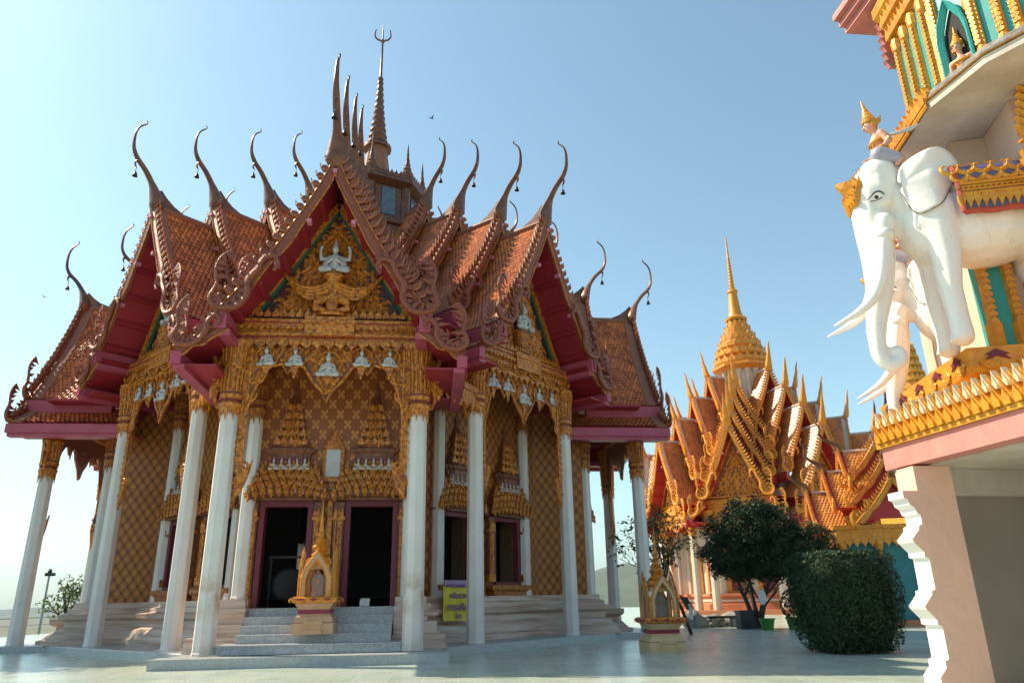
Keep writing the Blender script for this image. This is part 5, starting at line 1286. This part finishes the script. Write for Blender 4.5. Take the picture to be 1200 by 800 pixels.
rd2.location = q+F2*.29+Vector((0, 0, 2.78)); rd2.rotation_euler = (0, R(8), math.atan2(F2.y, F2.x)); rd['group'] = rd2['group'] = 'elephant riders'
nb = rider('niche_statue', 'crowned deity bust leaning out of the dark turquoise niche at top right', True)
nb.location = Vector((c.x, c.y, 8.0))+nn*.02; nb.rotation_euler = (0, 0, math.atan2(nn.y, nn.x)+.35); nb.scale = (.72, .72, .72)
# ------------------------------------------------------------------ boundary-stone shrines
M['cream_red'] = mat('cream_yellow_paint', (.60, .46, .26), .6, 0, base2=(.50, .36, .20), vscale=3)
M['apricot'] = mat('apricot_paint', (.60, .36, .20), .6, 0, base2=(.50, .29, .16), vscale=3)
M['redline'] = mat('crimson_line', (.26, .02, .05), .5)
M['sema'] = mat('grey_sema_stone', (.34, .34, .36), .6, 0, var=.35, vscale=9)
def shrine(label, loc, rot, s, wall, gold):
    t = thing('boundary_shrine', label, 'shrine', loc, rot, 'small boundary stone shrines')
    mb = MB(); mb.lathe([(.50, 0), (.50, .26), (.49, .27), (.44, .40), (.38, .46), (.38, .58), (.46, .70), (.46, .72)], shape=SQ)
    mb.box(-.24, .24, -.54, -.44, 0, .10); mb.box(-.20, .20, -.515, -.40, .10, .22); mb.box(-.24, .24, -.54, -.40, .22, .30)
    mb.build('pedestal', wall, t)
    mb = MB(); mb.lathe([(.505, .262), (.505, .275), (.46, .275)], shape=SQ); mb.lathe([(.385, .47), (.395, .50), (.395, .56), (.385, .57)], shape=SQ); mb.build('red_band', 'redline', t)
    mb = MB(); mb.lathe([(.46, .72), (.53, .74), (.55, .78), (.55, .84), (.50, .88)], shape=SQ)
    for a in range(4):
        c, s_ = math.cos(a*PI/2), math.sin(a*PI/2); e = Vector((c, s_, 0)); nn_ = Vector((s_, -c, 0))
        for k in range(6): kranok(mb, nn_*.552+e*(-.45+.18*k)+Vector((0, 0, .80)), e, (0, 0, 1), nn_, .17, PI/2, 1 if k % 2 else -1, w=.25)
    mb.build('gilt_cornice', gold, t)
    for a in range(4):
        c, s_ = math.cos(a*PI/2), math.sin(a*PI/2); e = Vector((c, s_, 0)); nn_ = Vector((s_, -c, 0))
        for k in range(3): mb = MB(); mb.poly([(-.12, 0), (0, .035), (.12, 0), (0, -.035)], nn_*.556+e*(-.32+.32*k)+Vector((0, 0, .81)), e, (0, 0, 1), nn_, .012); mb.build('crimson_lozenge', 'redline', t)
    mb = MB(); O = [(-.36, 0), (-.36, .45), (-.27, .72), (-.10, .95), (0, 1.12), (.10, .95), (.27, .72), (.36, .45), (.36, 0)]; I = [(-.26, 0), (-.26, .42), (-.19, .62), (-.07, .80), (0, .90), (.07, .80), (.19, .62), (.26, .42), (.26, 0)]
    mb2 = MB()
    for a in range(4):
        c, s_ = math.cos(a*PI/2), math.sin(a*PI/2); e = Vector((c, s_, 0)); nn_ = Vector((s_, -c, 0)); o = nn_*.36+Vector((0, 0, .88))
        for k in range(8):
            q = [O[k], O[k+1], I[k+1], I[k]]; mb.poly(q, o, e, (0, 0, 1), nn_, .08)
        mb2.tube([o+e*x*1.0+Vector((0, 0, z))+nn_*.07 for x, z in O], .028, 5); mb2.tube([o+e*x+Vector((0, 0, z))+nn_*.08 for x, z in I], .016, 5)
        for k in range(1, 8): flame(mb2, o+e*O[k][0]+Vector((0, 0, O[k][1]))+nn_*.05, e, (0, 0, 1), nn_, .07, .10, .04, 0)
        mb.box(.30*c-.06, .30*c+.06, .30*s_-.06, .30*s_+.06, .88, 1.35) if False else None
    mb.lathe([(.34, 1.55), (.30, 1.62), (.26, 1.68), (.10, 1.70)], shape=SQ)
    mb.build('arched_canopy', wall, t); mb2.build('gilt_arch_edge', gold, t)
    mb = MB(); pr = [(.30, 1.62), (.34, 1.72), (.26, 1.84)]; mb.lathe(pr, shape=REDENT)
    mb.lathe([(.20, 1.84), (.24, 1.90), (.13, 1.98), (.20, 2.06), (.22, 2.10), (.10, 2.2), (.15, 2.26), (.07, 2.36), (.10, 2.42), (.05, 2.5), (.07, 2.54), (.035, 2.7), (.05, 2.74), (.022, 2.95), (.008, 3.3)], 14)
    mb.build('ringed_spire', gold, t, smooth=True, angle=40)
    mb = MB(); SM = [(-.13, 0), (.13, 0), (.15, .10), (.13, .20), (.17, .36), (.12, .50), (.04, .58), (0, .68), (-.04, .58), (-.12, .50), (-.17, .36), (-.13, .20), (-.15, .10)]
    mb.poly(SM, (0, .045, .88), (1, 0, 0), (0, 0, 1), (0, -1, 0), .09); so = mb.build('boundary_stone', 'sema', t)
    mb = MB(); mb.poly([(0, -.07), (.05, 0), (0, .07), (-.05, 0)], (0, -.047, 1.25), (1, 0, 0), (0, 0, 1), (0, -1, 0), .012); mb.build('carved_lozenge', gold, so)
    t.scale = (s, s, s); return t
shrine('gilded apricot shrine with a ringed spire, on the marble steps between the two doors', (0, -9.30, .41), 0, .93, 'apricot', 'gold_lit')
shrine('small cream shrine with crimson lines, standing alone on the tiled floor beside the temple', (8.38, -9.15, GZ), .03, .90, 'cream_red', 'gold')

# ------------------------------------------------------------------ front door items
pl = thing('wall_plaque', 'white inscribed plaque in a gilt pointed frame, on the wall between the temple doors', 'plaque', (0.02, -8.06, 4.32))
mb = MB(); mb.poly([(-.25, -.12), (.25, -.12), (.25, .72), (0, 1.15), (-.25, .72)], (0, 0, 0), (1, 0, 0), (0, 0, 1), (0, -1, 0), .05); mb.box(-.29, .29, -.09, 0, -.2, -.121); mb.tube([(-.26, -.06, -.12), (-.26, -.06, .72), (0, -.06, 1.17), (.26, -.06, .72), (.26, -.06, -.12)], .03, 5); mb.box(-.06, .06, -.035, -.0, -3.2, -.2)
mb.build('gilt_frame', 'gold', pl)
mb = MB(); mb.box(-.18, .18, -.062, -.051, -.06, .66); mb.build('inscribed_panel', mat('pale_blue_marble', (.50, .54, .57), .4, 0, base2=(.46, .44, .42), vscale=5), pl)
gg = thing('gong', 'big black round gong on a low stand just inside the left doorway', 'gong', (-1.35, -7.1, .98))
mb = MB(); mb.lathe([(.02, -.09), (.40, -.09), (.46, -.02), (.46, .02), (.4, .09), (.02, .09)], 28); o = mb.build('disc', 'dark', gg, smooth=True, angle=40); o.rotation_euler = (PI/2, 0, .3); o.location = (.28, 0, .55)
mb = MB(); mb.box(-.25, -.19, -.04, .04, 0, 1.25); mb.box(.75, .81, -.04, .04, 0, 1.25); mb.box(-.3, .86, -.04, .04, 1.25, 1.31); mb.box(-.3, -.12, -.2, .2, 0, .05); mb.box(.68, .86, -.2, .2, 0, .05); mb.build('stand', 'dark', gg)
bx = thing('offering_box', 'little white box with dark lettered sides on the sill of the right doorway', 'box', (1.02, -8.05, .985))
mb = MB(); mb.box(-.12, .12, -.09, .09, 0, .13); mb.build('carton', mat('white_card', (.75, .74, .72), .6, 0, var=.3, vscale=18), bx)
mb = MB(); mb.poly([(-.13, 0), (.13, 0), (.11, .07), (-.11, .07)], (0, .09, .13), (1, 0, 0), (0, .5, .9), (0, -1, .3), .008); mb.build('open_flap', 'trim', bx)

# ------------------------------------------------------------------ yellow banner with Thai lettering on the podium
bt = R(45)
def on_diag(u, r, z): return (math.sin(bt)*r+math.cos(bt)*u, -math.cos(bt)*r+math.sin(bt)*u, z)
bn = thing('banner', 'yellow banner with purple Thai lettering hung on the podium under the window', 'banner', on_diag(-1.84, 6.70, .55), bt)
M['banner'] = mat('yellow_vinyl', (.72, .56, .015), .45, 0, var=.15, vscale=2); M['purple'] = mat('purple_print', (.16, .045, .22), .5); M['mauve_print'] = mat('mauve_print', (.36, .22, .40), .5)
mb = MB(); vs = []; nx, nz = 12, 10; BW, BH = 1.12, 1.08
for j in range(nz+1):
    for i in range(nx+1):
        x = -BW/2+BW*i/nx; z = BH*j/nz; y = .02*math.sin(i*1.1+j*.3)+.012*math.sin(j*.9); vs.append((x, y-.02, z))
mb.add(vs, [(j*(nx+1)+i, j*(nx+1)+i+1, (j+1)*(nx+1)+i+1, (j+1)*(nx+1)+i) for j in range(nz) for i in range(nx)]); vs2 = [(x, y+.008, z) for x, y, z in vs]
mb.add(vs2, [(j*(nx+1)+i, (j+1)*(nx+1)+i, (j+1)*(nx+1)+i+1, j*(nx+1)+i+1) for j in range(nz) for i in range(nx)]); mb.build('sheet', 'banner', bn, smooth=True)
mb = MB(); mb.box(-BW/2, BW/2, -.062, -.058, BH-.16, BH-.0); mb.build('purple_heading', 'mauve_print', bn)
def lettering(name, txt, size, x, z, m, parent, y=-.066):
    cu = bpy.data.curves.new(name, 'FONT'); cu.body = txt; cu.size = size; cu.align_x = 'LEFT'; cu.extrude = .002; cu.offset = .006
    o = bpy.data.objects.new(name, cu); COL.objects.link(o); dg = bpy.context.evaluated_depsgraph_get(); dg.update()
    me = bpy.data.meshes.new_from_object(o.evaluated_get(dg)); bpy.data.objects.remove(o); me.name = name; me.materials.clear(); me.materials.append(M[m])
    q = link(name, me, parent, (x, y, z)); q.rotation_euler = (PI/2, 0, 0); return q
for txt, size, x, z in (('กลับดวงชะตา', .20, -.36, .60), ('การเสริมบารมี', .25, -.46, .28), ('โทร', .17, -.12, .07), ('ขอเชิญร่วมทำบุญ', .11, -.50, .90)):
    lettering('lettering', txt, size, x, z, 'purple', bn)

# ------------------------------------------------------------------ foliage
def leafm(name, c, c2, tr=.25):
    m = mat(name, c, .55, 0, base2=c2, vscale=1.4, island=.45, spec=.3); b = m.node_tree.nodes['Principled BSDF']
    try: b.inputs['Subsurface Weight'].default_value = 0
    except Exception: pass
    return m
M['leaf_dark'] = leafm('dark_green_leaf', (.028, .052, .017), (.014, .03, .011)); M['leaf_hedge'] = leafm('clipped_green_leaf', (.034, .068, .024), (.018, .038, .014))
M['leaf_dry'] = leafm('dry_yellow_green_leaf', (.16, .15, .04), (.11, .07, .025)); M['leaf_bright'] = leafm('bright_green_leaf', (.15, .19, .03), (.07, .11, .02))
M['bark'] = mat('grey_brown_bark', (.075, .055, .04), .9, 0, base2=(.035, .025, .02), vscale=9, bump=.8, bscale=25)
M['core'] = mat('painted_leaf_shade', (.012, .018, .008), .95)  # near-black colour paints the shade inside the clipped bush
def leaf(mb, p, nrm, s, rr):
    t = nrm.orthogonal().normalized(); t = (Matrix.Rotation(rr.uniform(0, 2*PI), 3, nrm) @ t); b = nrm.cross(t)
    mb.add([p-t*s, p+b*s*.36+nrm*s*.12, p+t*s, p-b*s*.36+nrm*s*.12], [(0, 1, 2, 3)])
def rdir(rr):
    z = rr.uniform(-1, 1); a = rr.uniform(0, 2*PI); s = math.sqrt(1-z*z); return Vector((s*math.cos(a), s*math.sin(a), z))
# clipped bush
hb = thing('clipped_bush', 'big rounded box-clipped dark green bush on the tiled floor, left of the pink building', 'bush', (12.30, -10.9, GZ))
mb = MB(); rr = random.Random(4); HX, HY, HZ = .99, 1.0, 1.10
def hedge_pt(d, k=1.):
    # superellipsoid, a little narrower at the foot
    e = 9; n_ = (abs(d.x)**e+abs(d.y)**e+abs(d.z)**e)**(1/e); p = d/n_
    w = 1-.16*max(0, -p.z)**1.5; return Vector((p.x*HX*w*k, p.y*HY*w*k, HZ+p.z*HZ*k))
for i in range(17000):
    d = rdir(rr); k = 1-.10*rr.random()**1.5+.035*mnoise.noise(d*3.2+Vector((3, 1, 2)))+.03*mnoise.noise(d*9)
    if rr.random() < .03: k += .04
    p = hedge_pt(d, k)
    if p.z < .02: continue
    leaf(mb, p, (d+rdir(rr)*.9).normalized(), rr.uniform(.035, .062), rr)
mb.build('leaves', 'leaf_hedge', hb)
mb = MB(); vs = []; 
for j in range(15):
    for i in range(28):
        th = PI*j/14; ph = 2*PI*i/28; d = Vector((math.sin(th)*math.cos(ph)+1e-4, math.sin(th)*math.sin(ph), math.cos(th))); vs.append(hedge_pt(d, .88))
mb.add(vs, [(j*28+i, (j+1)*28+i, (j+1)*28+(i+1) % 28, j*28+(i+1) % 28) for j in range(14) for i in range(28)]); mb.build('shade_core', 'core', hb)  # solid dark shell standing for the shade between the leaves
mb = MB()
for k in range(5): a = k*1.3; mb.tube([(.2*math.cos(a), .2*math.sin(a), 0), (.4*math.cos(a), .4*math.sin(a), .7)], [.05, .03], 6)
mb.build('stem', 'bark', hb)
def branch(mb, p, d, L, r, depth, rr, tips, spread=.6):
    pts = [p]; n = 4
    for i in range(n):
        d = (d+rdir(rr)*.16+Vector((0, 0, .03))).normalized(); p = p+d*L/n; pts.append(p)
    mb.tube(pts, lerpl([r, r*.62], n+1), 6, closed=True); tips.append((p, d))
    if depth > 0:
        for k in range(rr.choice((2, 3))):
            b = pts[rr.randint(2, n)]; nd = (d+rdir(rr)*spread).normalized(); branch(mb, b, nd, L*rr.uniform(.6, .85), r*.58, depth-1, rr, tips, spread)
# dark tree in a planter group
tr = thing('tree', 'dense dark leafy tree with several bent trunks, in front of the golden temple', 'tree', (15.85, 2.3, GZ))
mb = MB(); rr = random.Random(11); tips = []
for k, (dx, dy, dz) in enumerate(((-.25, 0, 1), (.05, .1, 1), (.32, -.05, 1), (.6, .1, 1), (-.5, .1, .9))): branch(mb, Vector((-.12+.08*k, .05*(k % 2), 0)), Vector((dx*.30, dy, dz)).normalized(), 1.7, .11-.01*k, 2, rr, tips, .75)
mb.build('trunk', 'bark', tr)
mb = MB(); LOB = [((-.35, 0, 3.75), (1.55, 1.35, 1.20)), ((.9, .1, 3.9), (1.45, 1.3, 1.15)), ((2.4, .2, 3.25), (1.7, 1.2, 1.0)), ((-1.15, -.1, 3.0), (1.10, 1.0, .72)), ((1.1, -.4, 3.0), (1.6, 1.1, .72)), ((.2, .2, 4.55), (1.0, .9, .65)), ((3.2, .2, 2.7), (.85, .8, .5)), ((-.3, -.5, 2.6), (1.0, .8, .45)), ((-.9, -.6, 2.45), (1.1, .7, .4)), ((.7, -.7, 2.5), (1.2, .7, .45)), ((1.9, -.5, 2.5), (1.1, .7, .45)), ((0, -.3, 2.15), (1.0, .6, .35)), ((1.2, -.4, 2.1), (1.0, .6, .35)), ((-1.0, -.2, 2.25), (.9, .6, .35))]
for (c0_, r_) in LOB:
    vol = r_[0]*r_[1]*r_[2]; nclump = int(62*vol**.72)+18
    for _ in range(nclump):
        d = rdir(rr); k = rr.random()**.35; q = Vector(c0_)+Vector((d.x*r_[0], d.y*r_[1], d.z*r_[2]))*k*rr.uniform(.85, 1.08)
        for _ in range(52):
            p = q+rdir(rr)*(rr.random()**.6)*.30; leaf(mb, p, (rdir(rr)+Vector((0, 0, .6))).normalized(), rr.uniform(.05, .095), rr)
mb.build('crown', 'leaf_dark', tr)
# broad shade tree that stands left of the picture and throws the dappled shade over the left end of the temple
bgt = thing('shade_tree', 'broad spreading shade tree standing on the terrace left of the temple', 'tree', (-16.8, -2.2, GZ))
mb = MB(); rr = random.Random(31); tips = []
mb.tube([(0, 0, 0), (.1, .05, 2.2), (0, .2, 4.6)], [.55, .42, .36], 10)
for k in range(7): a = k*.9; branch(mb, Vector((0, .15, 4.2+.15*k)), Vector((math.cos(a)*.6, math.sin(a), .9)).normalized(), 2.4, .2, 2, rr, tips, .5)
mb.build('trunk', 'bark', bgt); mb = MB()
for _ in range(480):
    d = rdir(rr); k = rr.random()**.4; q = Vector((d.x*2.2*k, .0+d.y*3.9*k, 10.0+d.z*4.2*k))
    for _ in range(24): leaf(mb, q+rdir(rr)*rr.random()*.75, (rdir(rr)+Vector((0, 0, .5))).normalized(), rr.uniform(.14, .24), rr)
mb.build('crown', 'leaf_dark', bgt)
# bare little tree behind the cream shrine
bt_ = thing('young_tree', 'thin half-bare young tree with yellowish leaves, behind the cream shrine', 'tree', (11.25, -1.3, GZ))
mb = MB(); rr = random.Random(23); tips = []
mb.tube([(.5, 0, 0), (.25, 0, .75), (-.1, 0, 1.35)], [.06, .05, .045], 6)
for k in range(6): branch(mb, Vector((.1-.08*k, 0, 1.0+.1*k)), Vector((-.9+.28*k, .1*(k % 3-1), .75)).normalized(), 1.05, .035, 3, rr, tips, .7)
mb.build('trunk', 'bark', bt_)
mb = MB()
for p, d in tips:
    for _ in range(rr.choice((3, 5, 8, 11))): leaf(mb, p+rdir(rr)*.22, rdir(rr), rr.uniform(.06, .11), rr)
mb.build('leaves', 'leaf_dry', bt_); bt_.scale = (1.15, 1.15, 1.2)
# bushy plant seen past the left columns
sp_ = thing('leafy_shrub', 'bright yellow-green shrub peeping between the left temple columns', 'shrub', (-11.9, 6.0, GZ))
mb = MB(); rr = random.Random(5); tips = []
for k in range(5): branch(mb, Vector((.05*k, 0, 0)), Vector((-.5+.3*k, 0, 1)).normalized(), 1.1, .05, 2, rr, tips, .6)
mb.build('stems', 'bark', sp_)
mb = MB()
for p, d in tips:
    for _ in range(30): leaf(mb, p+rdir(rr)*.28, rdir(rr), rr.uniform(.06, .11), rr)
mb.build('leaves', 'leaf_bright', sp_)
# low scrub beyond the terrace rail
for i, (x, y, h, lab) in enumerate(((-24, 3, 1.0, 'low green shrub beyond the terrace rail at the far left edge'),)):
    s_ = thing('low_shrub', lab, 'shrub', (x, y, -2.3)); mb = MB(); rr = random.Random(40+i)
    for _ in range(1500): d = rdir(rr); leaf(mb, Vector((d.x*2.2, d.y*2.2, 1.2+d.z*h))*rr.uniform(.7, 1), rdir(rr), .12, rr)
    mb.build('leaves', 'leaf_dark', s_)
# ------------------------------------------------------------------ planters, bench, boulders
M['lime'] = mat('green_plastic', (.05, .20, .03), .45, 0, var=.25, vscale=3); M['bluepaint'] = mat('blue_painted_wood', (.02, .16, .27), .5, 0, var=.3, vscale=5)
def planter(x, y, s, lab, leafy=0, seed=1):
    t = thing('planter', lab, 'planter', (x, y, GZ), 0, 'green plastic planters under the dark tree')
    mb = MB(); mb.lathe([(.20*s, 0), (.28*s, .36*s), (.31*s, .37*s), (.31*s, .42*s), (.26*s, .42*s), (.25*s, .36*s)], 20); mb.build('pot', 'lime', t, smooth=True, angle=40)
    if leafy:
        mb = MB(); rr = random.Random(seed)
        for _ in range(leafy): d = rdir(rr); leaf(mb, Vector((d.x*.42, d.y*.42, .85*s+d.z*.55))*1., rdir(rr), rr.uniform(.05, .1), rr)
        mb.build('foliage', 'leaf_dark', t)
planter(15.55, .75, 1.0, 'empty green planter left of the dark tree trunk')
planter(16.55, .55, 1.05, 'larger green planter right of the trunk holding a bushy dark plant', 520, 3)
planter(17.25, .85, .9, 'small green planter closest to the blue table', 260, 4)
bb = thing('storage_box', 'dark lidded box behind the leftmost green planter', 'box', (15.3, 2.2, GZ)); mb = MB(); mb.box(-.3, .3, -.25, .25, 0, .62); mb.build('body', 'dark', bb); mb = MB(); mb.box(-.33, .33, -.28, .28, .622, .70); mb.build('lid', 'dark', bb)
bl = thing('table', 'blue painted table between the planters and the clipped bush', 'table', (18.1, 1.6, GZ))
mb = MB(); mb.box(-.7, .7, -.4, .4, .70, .78); mb.box(-.66, .66, -.37, -.34, .58, .699); mb.build('table_top', 'bluepaint', bl)
for x in (-.62, .62):
    for y in (-.33, .33): mb = MB(); mb.box(x-.04, x+.04, y-.04, y+.04, 0, .70); mb.build('leg', 'bluepaint', bl)
M['boulder'] = mat('pale_boulder', (.40, .38, .36), .8, 0, base2=(.16, .15, .14), vscale=3, bump=.8, bscale=8)
def boulder(x, y, r, lab, seed):
    mb = MB(); ellipsoid(mb, (0, 0, r[2]*.6), r, 22, 14); mb.v = [tuple(Vector(p)*(1+.28*mnoise.noise(Vector(p)*2.4+Vector((seed, 0, 0))))) for p in mb.v]
    o = mb.build('boulder', 'boulder', None, smooth=True, loc=(x, y, GZ)); tag(o, lab, 'boulder', 'pale boulders before the golden temple')
boulder(13.9, 4.3, (.55, .4, .42), 'tallest pale boulder, nearest to the cream shrine', 1); boulder(14.9, 5.0, (.7, .45, .30), 'long low pale boulder under the dark stone slab', 5); boulder(16.2, 5.4, (.75, .5, .36), 'pale boulder beside the dark storage box', 9)
sb = thing('stone_bench', 'low dark stone slab bench among the pale boulders', 'bench', (15.2, 4.3, GZ)); mb = MB(); mb.poly([(-.75, -.2), (.6, -.25), (.8, .1), (.3, .3), (-.7, .25)], (0, 0, .36), (1, 0, 0), (0, 1, 0), (0, 0, 1), .09); mb.build('slab', 'dark', sb)
for x in (-.45, .45): mb = MB(); mb.box(x-.12, x+.12, -.14, .14, 0, .36); mb.build('support', 'boulder', sb)
# cloth hung on the young tree, sign on the trunk
hc = thing('hung_cloth', 'black and grey cloth hung over the stem of the thin young tree', 'cloth', (11.6, -1.5, .9))
mb = MB(); vs = []
for j in range(9):
    for i in range(9): x = -.16+.32*i/8; z = .18-.50*j/8*(.75+.25*math.sin(i*.8+1)); vs.append((x+.02*j, -.06*math.sin(i*1.3)-.02*j, z-.35*x))
mb.add(vs, [(j*9+i, j*9+i+1, (j+1)*9+i+1, (j+1)*9+i) for j in range(8) for i in range(8)]); mb.add([(x, y+.015, z) for x, y, z in vs], [(j*9+i, (j+1)*9+i, (j+1)*9+i+1, j*9+i+1) for j in range(8) for i in range(8)]); mb.build('black_fold', 'dark', hc, smooth=True)
mb = MB(); mb.poly([(-.07, -.45), (.06, -.5), (.09, 0), (-.06, .05)], (.16, -.12, -.1), (1, 0, 0), (0, 0, 1), (0, 1, 0), .02); mb.build('grey_fold', 'figure', hc)
sg = thing('oval_sign', 'white oval plate hung on the trunk of the dark tree', 'sign', (16.0, 1.95, 1.0)); mb = MB(); mb.lathe([(.17, 0), (.17, .02), (.14, .03)], 20, sy=1.7); o = mb.build('plate', 'trim', sg); o.rotation_euler = (PI/2, 0, 0)
mb = MB(); mb.tube([(0, 0, .2), (0, .06, .34)], .012, 5); mb.build('hook', 'dark', sg)
# ------------------------------------------------------------------ terrace rail, lamp post, birds
rl = thing('railing', 'thin grey metal terrace railing seen past the far left column', 'railing', (0, 0, 0)); M['metal'] = mat('grey_metal', (.25, .29, .31), .4, .6)
mb = MB(); mb.tube([(-16.9, -40, .62), (-16.9, 45, .62)], .03, 6); mb.tube([(-16.9, -40, .28), (-16.9, 45, .28)], .02, 6); mb.build('handrail', 'metal', rl)
for k in range(22): mb = MB(); mb.tube([(-16.9, -40+4*k, GZ), (-16.9, -40+4*k, .64)], .025, 6); mb.build('post', 'metal', rl)
lp = thing('lamp_post', 'slim lamp post with a small dark head, beyond the terrace at left', 'lamp post', (-24.3, 30, -12))
mb = MB(); mb.lathe([(.14, 0), (.07, 15.3)], 8); mb.build('pole', 'metal', lp); mb = MB(); mb.box(-.25, .35, -.16, .16, 15.2, 15.42); mb.lathe([(.13, 15.42), (.17, 15.52), (.06, 15.7)], 8); mb.build('lamp_head', 'dark', lp)
def bird(loc, rot, s, lab):
    t = thing('bird', lab, 'bird', loc, rot, 'birds flying in the sky'); mb = MB(); ellipsoid(mb, (0, 0, 0), (.30, .09, .085)); ellipsoid(mb, (.30, 0, .03), (.085, .06, .06)); mb.tube([(.36, 0, .03), (.44, 0, .02)], [.025, .004], 5)
    mb.poly([(-.25, -.04), (-.55, -.12), (-.58, .12), (-.25, .04)], (0, 0, 0), (1, 0, 0), (0, 1, 0), (0, 0, 1), .015); mb.build('body', 'dark', t, smooth=True)
    for q in (-1, 1): mb = MB(); mb.poly([(.16, 0), (.10, .35), (-.06, .75), (-.16, .72), (-.14, .3), (-.14, 0)], (0, 0, .03), (1, 0, 0), Vector((0, q, .45)).normalized(), (0, 0, 1), .015); mb.build('wing', 'dark', t)
    t.scale = (s, s, s)
bird((2.25, 10, 28.87), .6, .34, 'dark bird gliding high beside the trident spire, upper middle of the photo')
bird((-23.16, 20, 20.55), 2.4, .30, 'tiny dark bird low in the sky at the left edge')
# goad point of the hidden rider on the second elephant

# ------------------------------------------------------------------ haze over the plain
hz = bpy.data.materials.new('pale_haze'); hz.use_nodes = True; nt = hz.node_tree
for n_ in list(nt.nodes):
    if n_.type == 'BSDF_PRINCIPLED': nt.nodes.remove(n_)
pv = nt.nodes.new('ShaderNodeVolumePrincipled'); pv.inputs['Color'].default_value = (.62, .82, 1, 1); pv.inputs['Density'].default_value = 8e-5; pv.inputs['Anisotropy'].default_value = .0
nt.links.new(pv.outputs[0], nt.nodes['Material Output'].inputs['Volume'])
mb = MB(); mb.box(-9500, 9500, -4500, 9500, -60, 330); tag(mb.build('haze', hz), kind='stuff')
